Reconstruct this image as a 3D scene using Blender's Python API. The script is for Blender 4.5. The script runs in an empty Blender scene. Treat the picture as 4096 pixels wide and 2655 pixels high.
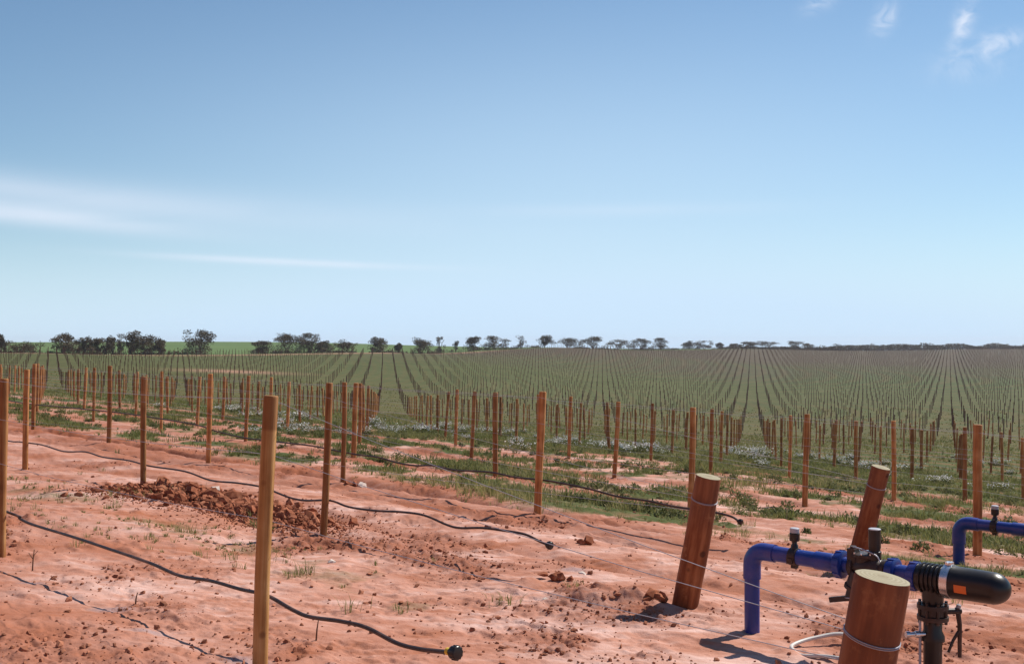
import bpy, math, random
import numpy as np
from mathutils import Vector

random.seed(7)
rng = np.random.default_rng(11)
R = math.radians
S = bpy.context.scene
COL = S.collection

# ------------------------------------------------------------------ camera, sky, sun, exposure
EYE = 1.8                       # camera height above the datum the terrain is measured from
cam = bpy.data.cameras.new("camera")
cam.sensor_width = 36.0
cam.lens = 37.45
cam.shift_y = 0.0121            # level camera, horizon a little below the middle
cam.clip_start, cam.clip_end = 0.1, 8000.0
cam_ob = bpy.data.objects.new("camera", cam)
COL.objects.link(cam_ob)
cam_ob.location = (0, 0, EYE)
cam_ob.rotation_euler = (R(90), 0, 0)
S.camera = cam_ob

SUN_AZ, SUN_EL = R(53), R(49)   # azimuth clockwise from the view direction (+Y)
world = bpy.data.worlds.new("World")
S.world = world
world.use_nodes = True
wn, wl = world.node_tree.nodes, world.node_tree.links
wn.clear()


def nd(nodes, typ, **kw):
    n = nodes.new(typ)
    for k, v in kw.items():
        if k == 'inp':
            for a, b in v.items():
                n.inputs[a].default_value = b
        else:
            setattr(n, k, v)
    return n


def mth(nodes, links, op, a, b=None, c=None, clamp=False):
    n = nodes.new('ShaderNodeMath')
    n.operation = op
    n.use_clamp = clamp
    for i, v in enumerate((a, b, c)):
        if v is None:
            continue
        if isinstance(v, (int, float)):
            n.inputs[i].default_value = v
        else:
            links.new(v, n.inputs[i])
    return n.outputs[0]


sky = nd(wn, 'ShaderNodeTexSky', sky_type='NISHITA', sun_disc=False, sun_elevation=SUN_EL,
         sun_rotation=SUN_AZ, altitude=50.0, air_density=1.0, dust_density=0.0, ozone_density=4.0)
W_OUT = nd(wn, 'ShaderNodeOutputWorld')
bg = nd(wn, 'ShaderNodeBackground', inp={'Strength': 0.086})
tc = nd(wn, 'ShaderNodeTexCoord')
sx = nd(wn, 'ShaderNodeSeparateXYZ')
wl.new(tc.outputs['Generated'], sx.inputs[0])
az = mth(wn, wl, 'ARCTAN2', sx.outputs[0], sx.outputs[1])
el = mth(wn, wl, 'ARCSINE', sx.outputs[2])
cxy = nd(wn, 'ShaderNodeCombineXYZ')
wl.new(az, cxy.inputs[0]); wl.new(el, cxy.inputs[1])


def wisp(az0, el0, wa, we, tilt=0.0, amt=0.5):
    """one patch of thin cirrus at a compass bearing and height in the sky (radians)"""
    da = mth(wn, wl, 'SUBTRACT', az, az0)
    de = mth(wn, wl, 'SUBTRACT', el, el0)
    de = mth(wn, wl, 'SUBTRACT', de, mth(wn, wl, 'MULTIPLY', da, tilt))
    q = mth(wn, wl, 'ADD', mth(wn, wl, 'POWER', mth(wn, wl, 'ABSOLUTE', mth(wn, wl, 'DIVIDE', da, wa)), 2.0),
            mth(wn, wl, 'POWER', mth(wn, wl, 'ABSOLUTE', mth(wn, wl, 'DIVIDE', de, we)), 2.0))
    g = mth(wn, wl, 'POWER', 2.718, mth(wn, wl, 'MULTIPLY', q, -1.0))
    return mth(wn, wl, 'MULTIPLY', g, amt)


mp = nd(wn, 'ShaderNodeMapping', inp={'Scale': (5.0, 26.0, 1.0), 'Rotation': (0, 0, R(4))})
wl.new(cxy.outputs[0], mp.inputs[0])
nz = nd(wn, 'ShaderNodeTexNoise', inp={'Scale': 1.0, 'Detail': 5.0, 'Roughness': 0.55, 'Distortion': 0.6})
wl.new(mp.outputs[0], nz.inputs['Vector'])
mp2 = nd(wn, 'ShaderNodeMapping', inp={'Scale': (38.0, 44.0, 1.0), 'Rotation': (0, 0, R(35))})
wl.new(cxy.outputs[0], mp2.inputs[0])
nz2 = nd(wn, 'ShaderNodeTexNoise', inp={'Scale': 1.0, 'Detail': 5.0, 'Roughness': 0.6, 'Distortion': 1.2})
wl.new(mp2.outputs[0], nz2.inputs['Vector'])
streaks = None
for w_ in [(-0.46, 0.1125, 0.15, 0.0080, -0.075, .85), (-0.46, 0.131, 0.22, 0.014, -0.06, .5), (-0.21, 0.0755, 0.11, 0.0032, -0.03, .75),
           (0.11, 0.1245, 0.12, 0.006, 0.0, .22), (-0.25, 0.122, 0.28, 0.02, -0.05, .14)]:
    g = wisp(*w_)
    streaks = g if streaks is None else mth(wn, wl, 'ADD', streaks, g)
streaks = mth(wn, wl, 'MULTIPLY', streaks, mth(wn, wl, 'MULTIPLY_ADD', nz.outputs[0], 1.6, 0.12, clamp=True))
puffs = None
for w_ in [(0.336, 0.280, 0.009, 0.011, 0.4, 1.0), (0.400, 0.268, 0.009, 0.017, 1.2, .95), (0.427, 0.252, 0.019, 0.008, 0.15, 1.0),
           (0.283, 0.300, 0.014, 0.008, 0.3, .6), (0.405, 0.236, 0.03, 0.012, 0.0, .35)]:
    g = wisp(*w_)
    puffs = g if puffs is None else mth(wn, wl, 'ADD', puffs, g)
ramp = nd(wn, 'ShaderNodeMapRange', inp={'From Min': .34, 'From Max': .68, 'To Min': 0.0, 'To Max': 1.0})
wl.new(nz2.outputs[0], ramp.inputs[0])
puffs = mth(wn, wl, 'MULTIPLY', puffs, ramp.outputs[0])
fac = mth(wn, wl, 'MULTIPLY', mth(wn, wl, 'ADD', streaks, puffs), 0.8, clamp=True)
# thin pale veil of high haze, thickest towards the horizon
veil = mth(wn, wl, 'ADD', wisp(0.0, 0.0, 6.0, 0.075, 0.0, .80), wisp(0.08, 0.11, .45, .17, 0.0, .52), clamp=True)
vm = nd(wn, 'ShaderNodeMix', data_type='RGBA')
wl.new(veil, vm.inputs[0])
tint = nd(wn, 'ShaderNodeMix', data_type='RGBA', blend_type='MULTIPLY', inp={0: 1.0, 7: (0.93, 1.015, 1.0, 1)})
wl.new(sky.outputs[0], tint.inputs[6])
wl.new(tint.outputs[2], vm.inputs[6])
vm.inputs[7].default_value = (5.9, 7.7, 9.5, 1)
cm = nd(wn, 'ShaderNodeMix', data_type='RGBA')
wl.new(fac, cm.inputs[0])
wl.new(vm.outputs[2], cm.inputs[6])
cm.inputs[7].default_value = (8.0, 8.6, 9.8, 1)
wl.new(cm.outputs[2], bg.inputs[0])
wl.new(bg.outputs[0], W_OUT.inputs[0])

sun = bpy.data.lights.new("sun", 'SUN')
sun.energy = 4.9
sun.angle = R(0.53)
sun.color = (1.0, 0.94, 0.84)
sun_ob = bpy.data.objects.new("sun", sun)
COL.objects.link(sun_ob)
to_sun = Vector((math.sin(SUN_AZ) * math.cos(SUN_EL), math.cos(SUN_AZ) * math.cos(SUN_EL), math.sin(SUN_EL)))
sun_ob.rotation_euler = to_sun.to_track_quat('Z', 'Y').to_euler()
sun_ob.location = (20, 10, 60)

S.view_settings.view_transform = 'Standard'
S.view_settings.look = 'None'
S.view_settings.exposure = 0.30
S.view_settings.gamma = 1.0

# ------------------------------------------------------------------ helpers


def tag(o, label=None, cat=None, group=None, kind=None):
    if label: o['label'] = label
    if cat: o['category'] = cat
    if group: o['group'] = group
    if kind: o['kind'] = kind
    return o


def empty(name, loc):
    o = bpy.data.objects.new(name, None)
    o.empty_display_size = 0.2
    o.location = loc
    COL.objects.link(o)
    return o


def raw_mesh(name, V, F, mat, smooth=True, sharp=None, attrs=None):
    """mesh datablock from a vertex array and a list of faces (or an (n,3)/(n,4) array)"""
    me = bpy.data.meshes.new(name)
    if isinstance(F, np.ndarray):
        n, k = F.shape
        me.vertices.add(len(V)); me.loops.add(n * k); me.polygons.add(n)
        me.vertices.foreach_set('co', np.asarray(V, np.float32).ravel())
        me.loops.foreach_set('vertex_index', F.astype(np.int32).ravel())
        me.polygons.foreach_set('loop_start', np.arange(0, n * k, k, dtype=np.int32))
        me.polygons.foreach_set('loop_total', np.full(n, k, np.int32))
        me.update(calc_edges=True)
    else:
        me.from_pydata([tuple(v) for v in V], [], [tuple(f) for f in F])
    me.polygons.foreach_set('use_smooth', np.full(len(me.polygons), smooth))
    if smooth and sharp:
        me.set_sharp_from_angle(angle=R(sharp))
    for nm, a in (attrs or {}).items():
        at = me.attributes.new(nm, 'FLOAT', 'POINT')
        at.data.foreach_set('value', np.asarray(a, np.float32))
    if mat: me.materials.append(mat)
    me.update()
    return me


def link(name, me, parent=None, loc=(0, 0, 0)):
    o = bpy.data.objects.new(name, me)
    COL.objects.link(o)
    o.location = loc
    if parent: o.parent = parent
    return o


def norm(v):
    v = np.asarray(v, float)
    return v / (np.linalg.norm(v) + 1e-12)


def basis(d):
    d = norm(d)
    a = np.array([0, 0, 1.0]) if abs(d[2]) < .9 else np.array([1.0, 0, 0])
    u = norm(np.cross(a, d))
    return d, u, np.cross(d, u)


class MB:
    """collects tubes, lathes and boxes into one mesh"""
    def __init__(s): s.V, s.F = [], []

    def add(s, V, F):
        o = len(s.V)
        s.V += [tuple(v) for v in V]
        s.F += [tuple(i + o for i in f) for f in F]
        return s

    def rings(s, rings, cap=True):
        n = len(rings[0]); V = [p for r in rings for p in r]; F = []
        for k in range(len(rings) - 1):
            for i in range(n):
                j = (i + 1) % n
                F.append((k * n + i, k * n + j, (k + 1) * n + j, (k + 1) * n + i))
        if cap:
            F.append(tuple(range(n))[::-1]); F.append(tuple((len(rings) - 1) * n + i for i in range(n)))
        return s.add(V, F)

    def lathe(s, o, d, prof, n=20, cap=True):
        d, u, v = basis(d); o = np.asarray(o, float)
        rs = []
        for (t, r) in prof:
            rs.append([o + d * t + (u * math.cos(2 * math.pi * i / n) + v * math.sin(2 * math.pi * i / n)) * r for i in range(n)])
        return s.rings(rs, cap)

    def tube(s, P, r, n=10, cap=True):
        P = [np.asarray(p, float) for p in P]; rs = []; u = None
        for k, p in enumerate(P):
            d = norm(P[min(k + 1, len(P) - 1)] - P[max(k - 1, 0)])
            if u is None: _, u, _ = basis(d)
            u = norm(u - d * np.dot(u, d)); v = np.cross(d, u)
            rr = r[k] if isinstance(r, (list, tuple, np.ndarray)) else r
            rs.append([p + (u * math.cos(2 * math.pi * i / n) + v * math.sin(2 * math.pi * i / n)) * rr for i in range(n)])
        return s.rings(rs, cap)

    def box(s, c, h, ax=None):
        c = np.asarray(c, float)
        A = np.eye(3) if ax is None else np.array([norm(a) for a in ax])
        V = [c + A[0] * h[0] * i + A[1] * h[1] * j + A[2] * h[2] * k for i in (-1, 1) for j in (-1, 1) for k in (-1, 1)]
        F = [(0, 1, 3, 2), (4, 6, 7, 5), (0, 4, 5, 1), (2, 3, 7, 6), (0, 2, 6, 4), (1, 5, 7, 3)]
        return s.add(V, F)

    def build(s, name, mat, parent=None, loc=(0, 0, 0), sharp=35):
        return link(name, raw_mesh(name, s.V, s.F, mat, True, sharp), parent, loc)


def catmull(P, m=6):
    P = [np.asarray(p, float) for p in P]
    Q = [2 * P[0] - P[1]] + P + [2 * P[-1] - P[-2]]
    out = []
    for k in range(1, len(Q) - 2):
        a, b, c, d = Q[k - 1:k + 3]
        for i in range(m):
            t = i / m
            out.append(.5 * (2 * b + (c - a) * t + (2 * a - 5 * b + 4 * c - d) * t * t + (3 * b - a - 3 * c + d) * t ** 3))
    out.append(P[-1])
    return out


# value noise in numpy
def _hash(ix, iy, seed):
    h = (ix.astype(np.int64) * 374761393 + iy.astype(np.int64) * 668265263 + seed * 1442695041) & 0xFFFFFFFF
    h = ((h ^ (h >> 13)) * 1274126177) & 0xFFFFFFFF
    h = h ^ (h >> 16)
    return (h & 0xFFFFFF) / float(0xFFFFFF)


def vnoise(x, y, seed=0):
    ix, iy = np.floor(x), np.floor(y)
    fx, fy = x - ix, y - iy
    fx = fx * fx * fx * (fx * (fx * 6 - 15) + 10); fy = fy * fy * fy * (fy * (fy * 6 - 15) + 10)
    a, b = _hash(ix, iy, seed), _hash(ix + 1, iy, seed)
    c, d = _hash(ix, iy + 1, seed), _hash(ix + 1, iy + 1, seed)
    return (a + (b - a) * fx) * (1 - fy) + (c + (d - c) * fx) * fy


def fbm(x, y, octs=4, seed=0, gain=.5):
    s, a, n = 0, 1.0, 0
    ca, sa = math.cos(.6), math.sin(.6)
    for k in range(octs):
        s = s + a * vnoise(x, y, seed + k * 17); n += a
        x, y = (x * ca - y * sa) * 2.03 + 11.3, (x * sa + y * ca) * 2.03 + 5.7; a *= gain
    return s / n


def sstep(a, b, x):
    t = np.clip((x - a) / (b - a), 0, 1)
    return t * t * (3 - 2 * t)


# ------------------------------------------------------------------ terrain: surveyed levels (x, y, level below the eye, slack)
TERRAIN=[(-4.33,9.05,-1.8,0.05),(-2.0,11.32,-2.06,0.05),(5.62,12.88,-2.56,0.05),(0.33,13.6,-2.17,0.05),(-4.96,14.32,-1.93,0.05),(2.66,15.87,-2.49,0.05),(-7.92,17.32,-2.04,0.05),
    (-2.63,16.6,-2.14,0.05),(4.99,18.15,-2.76,0.05),(-5.59,19.6,-2.14,0.05),(-0.3,18.87,-2.36,0.05),(7.32,20.43,-3.0,0.05),(2.03,21.15,-2.68,0.05),(-8.55,22.6,-2.09,0.05),
    (-3.26,21.87,-2.35,0.05),(9.66,22.7,-3.35,0.05),(-11.51,25.6,-2.06,0.12),(-0.93,24.15,-2.62,0.12),(6.7,25.7,-3.28,0.12),(-6.22,24.87,-2.29,0.12),(4.36,23.43,-2.82,0.05),
    (1.4,26.43,-2.85,0.12),(-9.18,27.87,-2.28,0.12),(-3.89,27.15,-2.54,0.12),(9.03,27.98,-3.55,0.12),(-12.14,30.87,-2.27,0.12),(-1.56,29.43,-2.79,0.12),(16.02,34.81,-4.48,0.12),
    (-9.81,33.15,-2.57,0.12),(6.07,30.98,-3.46,0.12),(11.36,30.26,-3.87,0.12),(-15.1,33.87,-2.14,0.12),(13.69,32.53,-4.23,0.12),(8.4,33.26,-3.82,0.12),(5.44,36.26,-3.78,0.12),
    (-5.14,37.7,-3.03,0.12),(-10.43,38.43,-2.74,0.12),(-7.47,35.43,-2.76,0.12),(-12.77,36.15,-2.46,0.12),(0.15,36.98,-3.4,0.12),(15.39,40.09,-4.84,0.12),(-18.69,42.15,-2.45,0.12),
    (-13.39,41.43,-2.74,0.12),(-15.73,39.15,-2.37,0.12),(-2.81,39.98,-3.42,0.12),(-8.1,40.7,-3.01,0.12),(-0.48,42.26,-3.7,0.12),(-19.31,47.42,-2.64,0.12),(-16.35,44.43,-2.63,0.12),
    (-9.36,51.25,-3.58,0.12),(-25.86,58.7,-2.83,0.12),(1.29,7.98,-1.97,0.05),(3.38,10.5,-2.2,0.05),(1.2,3.44,-1.84,0.05),(1.59,7.1,-1.9,0.05),(4.87,11.6,-2.4,0.1),(-9.0,-3.0,-1.02,0.15),
    (-9.0,0.0,-1.16,0.15),(-9.0,3.0,-1.3,0.15),(-9.0,6.0,-1.43,0.15),(-5.0,-3.0,-1.21,0.15),(-5.0,0.0,-1.34,0.15),(-5.0,3.0,-1.48,0.15),(-5.0,6.0,-1.62,0.15),(-1.5,-3.0,-1.37,0.15),
    (-1.5,0.0,-1.51,0.15),(-1.5,3.0,-1.64,0.15),(-1.5,6.0,-1.78,0.15),(2.0,-3.0,-1.53,0.15),(2.0,0.0,-1.67,0.15),(2.0,3.0,-1.8,0.15),(2.0,6.0,-1.94,0.15),(6.0,-3.0,-1.71,0.15),
    (6.0,0.0,-1.85,0.15),(6.0,3.0,-1.99,0.15),(6.0,6.0,-2.13,0.15),(10.0,-3.0,-1.9,0.15),(10.0,0.0,-2.04,0.15),(10.0,3.0,-2.17,0.15),(10.0,6.0,-2.31,0.15),(-31.5,70.0,-3.1,0.15),
    (-42.75,95.0,-3.9,0.15),(-54.0,120.0,-4.3,0.15),(-72.0,160.0,-3.7,0.15),(-87.75,195.0,-2.75,0.15),(-105.75,235.0,-1.82,0.15),(-118.44,263.2,-2.62,0.2),(-8.39,73.0,-5.0,0.15),
    (-10.58,92.0,-6.0,0.15),(-15.53,135.0,-6.8,0.15),(-20.47,178.0,-6.5,0.15),(-26.11,227.0,-5.1,0.15),(-31.62,275.0,-2.9,0.15),(-34.5,300.0,-2.25,0.15),(-38.64,336.0,-3.05,0.2),
    (3.85,77.0,-6.1,0.15),(5.5,110.0,-7.6,0.15),(7.5,150.0,-8.4,0.15),(10.0,200.0,-8.4,0.15),(13.5,270.0,-6.4,0.15),(17.5,350.0,-2.7,0.15),(20.0,400.0,-1.13,0.15),(22.4,448.0,-1.93,0.2),
    (17.32,77.0,-7.1,0.15),(29.48,131.0,-9.2,0.15),(36.0,160.0,-9.7,0.15),(48.15,214.0,-9.9,0.15),(68.4,304.0,-8.2,0.15),(90.0,400.0,-5.6,0.15),(103.95,462.0,-3.7,0.15),(117.0,520.0,-2.2,0.15),
    (131.04,582.4,-3.0,0.2),(25.83,63.0,-6.2,0.15),(38.95,95.0,-7.9,0.15),(53.3,130.0,-9.1,0.15),(73.8,180.0,-9.5,0.15),(98.4,240.0,-9.3,0.15),(143.5,350.0,-8.1,0.15),(205.0,500.0,-5.6,0.15),
    (262.4,640.0,-3.3,0.15),(293.89,716.8,-4.1,0.2),(24.0,40.0,-5.8,0.15),(42.0,70.0,-7.5,0.15),(78.0,130.0,-9.4,0.15),(144.0,240.0,-9.5,0.15),(240.0,400.0,-7.5,0.15),(384.0,640.0,-3.5,0.15),
    (430.08,716.8,-4.3,0.2),(-19.5,30.0,-1.7,0.15),(-45.5,70.0,-2.3,0.15),(-78.0,120.0,-3.4,0.15),(-117.0,180.0,-2.6,0.15),(-152.75,235.0,-1.5,0.15),(-171.08,263.2,-2.3,0.2),
    (-520.0,800.0,1.5,0.3),(-1040.0,1600.0,-0.5,1.0),(-2080.0,3200.0,-5.5,1.0),(-360.0,800.0,1.6,0.3),(-720.0,1600.0,-0.5,1.0),(-1440.0,3200.0,-5.5,1.0),(-240.0,800.0,2.0,0.3),
    (-480.0,1600.0,-0.5,1.0),(-960.0,3200.0,-5.5,1.0),(-144.0,800.0,1.0,0.3),(-288.0,1600.0,-2.0,1.0),(-576.0,3200.0,-7.0,1.0),(-92.0,800.0,-0.3,0.3),(-184.0,1600.0,-4.0,1.0),
    (-368.0,3200.0,-9.0,1.0),(40.0,800.0,-8.0,0.3),(80.0,1600.0,-13.0,1.0),(160.0,3200.0,-18.0,1.0),(180.0,800.0,-14.0,0.3),(360.0,1600.0,-21.0,1.0),(720.0,3200.0,-26.0,1.0),
    (328.0,800.0,-15.0,0.3),(656.0,1600.0,-23.0,1.0),(1312.0,3200.0,-28.0,1.0),(480.0,800.0,-15.0,0.3),(960.0,1600.0,-23.0,1.0),(1920.0,3200.0,-28.0,1.0)]
_T = np.array(TERRAIN)
_C = 12.0


def _warp(x, y):
    yy = np.maximum(y, -6) + _C
    return np.stack([1.6 * x / yy, np.log(yy)], -1)


def _U(r2):
    return np.where(r2 > 1e-12, r2 * np.log(np.maximum(r2, 1e-12)), 0)


_w = _warp(_T[:, 0], _T[:, 1])
_n = len(_w)
_K = _U(((_w[:, None] - _w[None]) ** 2).sum(-1))
_K[np.diag_indices(_n)] += .004 * _T[:, 3] / .1
_P = np.c_[np.ones(_n), _w]
_sol = np.linalg.solve(np.block([[_K, _P], [_P.T, np.zeros((3, 3))]]), np.r_[_T[:, 2], 0, 0, 0])


def level(x, y):
    """smooth ground level (no small relief) at points x, y"""
    x = np.asarray(x, float); y = np.asarray(y, float)
    q = _warp(x, y); sh = q.shape[:-1]; q = q.reshape(-1, 2); out = np.empty(len(q))
    for k in range(0, len(q), 20000):
        d = ((q[k:k + 20000, None] - _w[None]) ** 2).sum(-1)
        out[k:k + 20000] = _U(d) @ _sol[:_n] + _sol[_n] + q[k:k + 20000] @ _sol[_n + 1:]
    return out.reshape(sh) + EYE


# the planting grid: post (i, j) stands at O + A i + B j; i runs along a row away from the headland, j counts rows
A = np.array([-2.9598, 2.9997]); B = np.array([2.3317, 2.2763]); O = np.array([-0.7464, 0.7702])
_Mi = np.linalg.inv(np.stack([A, B], 1))
RowD = norm(-A)                 # along the rows, towards the headland


def grid(i, j): return O + A * i + B * j


def ij_of(x, y):
    dx, dy = x - O[0], y - O[1]
    return _Mi[0, 0] * dx + _Mi[0, 1] * dy, _Mi[1, 0] * dx + _Mi[1, 1] * dy


CT = [-.65, -.45, -.3, -.115, .05, .225, .41, .6]
CZ = [235, 235, 260, 300, 400, 520, 640, 680]


def crest(t): return np.interp(t, CT, CZ)


# ------------------------------------------------------------------ relief and cover of the ground
def cover(x, y):
    """(green cover, soil roughness, bare strip under a row, beyond the vineyard) at points"""
    i, j = ij_of(x, y)
    n1 = fbm(x * .35, y * .35, 3, 3); n2 = fbm(x * 1.3, y * 1.3, 3, 9)
    r = np.hypot(x, y)
    edge = 3.2 + (n1 - .5) * 1.6 + (n2 - .5) * .6 + np.clip(i - 4, 0, 6) * .05
    g = sstep(-.25, .35, j - edge) * (.55 + .45 * sstep(.35, .6, n2))
    jr = j - np.round(j)
    strip = np.exp(-(jr / .17) ** 2) * (j > 2.6) * (1 - sstep(60, 260, r) * .7)
    dev = np.abs(((j - .5) % 1) - .5)          # wheel tracks between rows 4-6
    near = 1 - sstep(7.0, 8.6, j + (n1 - .5) * 1.2)
    g = g * (1 - near * np.clip(strip * 1.4 + sstep(.44, .56, fbm(x * .9 + 7, y * .9, 3, 21)) * .62, 0, 1))
    g = np.maximum(g, sstep(6.4, 8.6, j + (n1 - .5)) * (.86 - .35 * strip + .14 * n2))
    # thin grass between the first two rows
    band = np.exp(-((j - 1.62 - (n1 - .5) * .3) / .2) ** 2) * sstep(.42, .62, n2) * sstep(.95, 1.25, i) * .34
    g = np.maximum(g, band)
    t = x / np.maximum(y, 1)
    beyond = sstep(-2, 3, y - crest(t)) * (y > 50)
    c1 = fbm(x * .55 + 3, y * .55, 3, 31)
    clod = sstep(.535, .69, c1 * .6 + n2 * .4)
    tr = np.maximum(np.exp(-((j - 2.62) / .16) ** 2), np.exp(-((j - 2.22) / .13) ** 2) * .7) * (j < 3)
    clod = clod * (1 - .8 * tr)
    clod = np.maximum(clod, .8 * np.exp(-((j - 3.25) / .12) ** 2) * sstep(.4, .6, n2))
    clod = np.maximum(clod, (np.abs(jr) < .13) * (j > 3.5) * (j < 7.5) * sstep(.4, .55, n1))
    for (px, py, w_) in ((.15, 8.2, .8), (.95, 7.6, .6), (-1.35, 11.0, .45), (-.3, 9.7, .5), (.45, 6.7, .5), (2.6, 7.3, .6), (-4.6, 7.4, .8), (-3.0, 8.7, .5)):
        clod = np.maximum(clod, np.exp(-((x - px) ** 2 + (y - py) ** 2) / w_ ** 2) * sstep(.36, .56, n2))
    clod = clod * (1 - .9 * np.exp(-((x + 2.0) ** 2 + (y - 6.5) ** 2) / 1.0))
    return g, np.clip(clod, 0, 1), strip, beyond


def relief(x, y):
    r = np.hypot(x, y)
    i, j = ij_of(x, y)
    g, clod, strip, beyond = cover(x, y)
    fade = 1 - sstep(22, 45, r)
    z = (fbm(x * .45, y * .45, 3, 51) - .5) * .10 * (1 - sstep(40, 120, r))
    # streaks dragged along the rows by tyres and water
    s = x * RowD[0] + y * RowD[1]; q = x * RowD[1] - y * RowD[0]
    z += (fbm(s * .5, q * 2.2, 3, 61) - .5) * .055 * fade
    rough = fbm(x * 7.5, y * 7.5, 3, 71)
    fine = fbm(s * 14, q * 20, 3, 81)
    z += clod * (np.maximum(rough - .46, 0) * .10 + (fine - .5) * .042) * fade
    z += (1 - clod) * (fine - .5) * (.008 + .022 * sstep(.5, .62, fbm(s * 1.6, q * 3.4, 3, 101))) * fade
    # sparse clods and hoof-sized pocks on the crust
    pk = fbm(s * 3.2, q * 6.0, 2, 91)
    z += (np.maximum(pk - .63, 0) * .10 - np.maximum(.36 - pk, 0) * .08) * fade
    # wheel ruts and the furrows under the further rows
    wob = (fbm(s * .3, q * 0 + 3, 2, 97) - .5) * .12
    for jc in (2.28, 2.72, 2.86): z -= np.exp(-((j + wob - jc) / .045) ** 2) * .045 * fade * (.5 + fbm(s * 1.3, q, 2, 98))
    z += np.exp(-((j + wob - 2.5) / .12) ** 2) * .03 * fade
    fur = np.exp(-(((j - .12) - np.round(j - .12)) / .05) ** 2) * (j > 2.9) * (j < 7.6) * sstep(.4, .55, fbm(s * .35, j * 3, 2, 95))
    z -= fur * .14 * fade
    # mound the end posts were dug into, holes and spoil
    for (cx_, cy_, a_, w_) in ((.62, 8.15, .10, .35), (.95, 8.05, .05, .22), (.12, 8.75, .07, .16), (1.36, 8.22, .05, .28), (2.55, 7.6, .03, .5), (4.3, 8.2, .05, .3),
                               (-2.9, 12.6, .02, .6), (-4.2, 13.5, .04, .5), (-2.15, 11.1, .05, .35), (-1.45, 10.9, .04, .3)):
        z += a_ * np.exp(-((x - cx_) ** 2 + (y - cy_) ** 2) / w_ ** 2) * (.7 + .6 * rough)
    return z


def ground_z(x, y):
    x = np.atleast_1d(np.asarray(x, float)); y = np.atleast_1d(np.asarray(y, float))
    return level(x, y) + relief(x, y)


def gz(x, y): return float(ground_z(x, y)[0])


# ------------------------------------------------------------------ materials
def new_mat(name, rough=.8, spec=.3, metal=0.0):
    m = bpy.data.materials.new(name)
    m.use_nodes = True
    N, L = m.node_tree.nodes, m.node_tree.links
    b = N['Principled BSDF']
    b.inputs['Roughness'].default_value = rough
    b.inputs['Specular IOR Level'].default_value = spec
    b.inputs['Metallic'].default_value = metal
    return m, N, L, b


def ramp_node(N, stops):
    r = N.new('ShaderNodeValToRGB')
    while len(r.color_ramp.elements) < len(stops): r.color_ramp.elements.new(.5)
    for e, (p, c) in zip(r.color_ramp.elements, stops):
        e.position = p; e.color = (*c, 1)
    return r


def mix(N, L, f, a, b):
    m = N.new('ShaderNodeMix'); m.data_type = 'RGBA'
    for k, v in ((0, f), (6, a), (7, b)):
        if isinstance(v, (int, float)): m.inputs[k].default_value = v
        elif isinstance(v, tuple): m.inputs[k].default_value = (*v, 1)
        else: L.new(v, m.inputs[k])
    return m.outputs[2]


def noise(N, L, vec, scale, detail=4, rough=.55, dist=0.0):
    n = N.new('ShaderNodeTexNoise')
    n.inputs['Scale'].default_value = scale; n.inputs['Detail'].default_value = detail
    n.inputs['Roughness'].default_value = rough; n.inputs['Distortion'].default_value = dist
    if vec is not None: L.new(vec, n.inputs['Vector'])
    return n.outputs[0]


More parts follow.
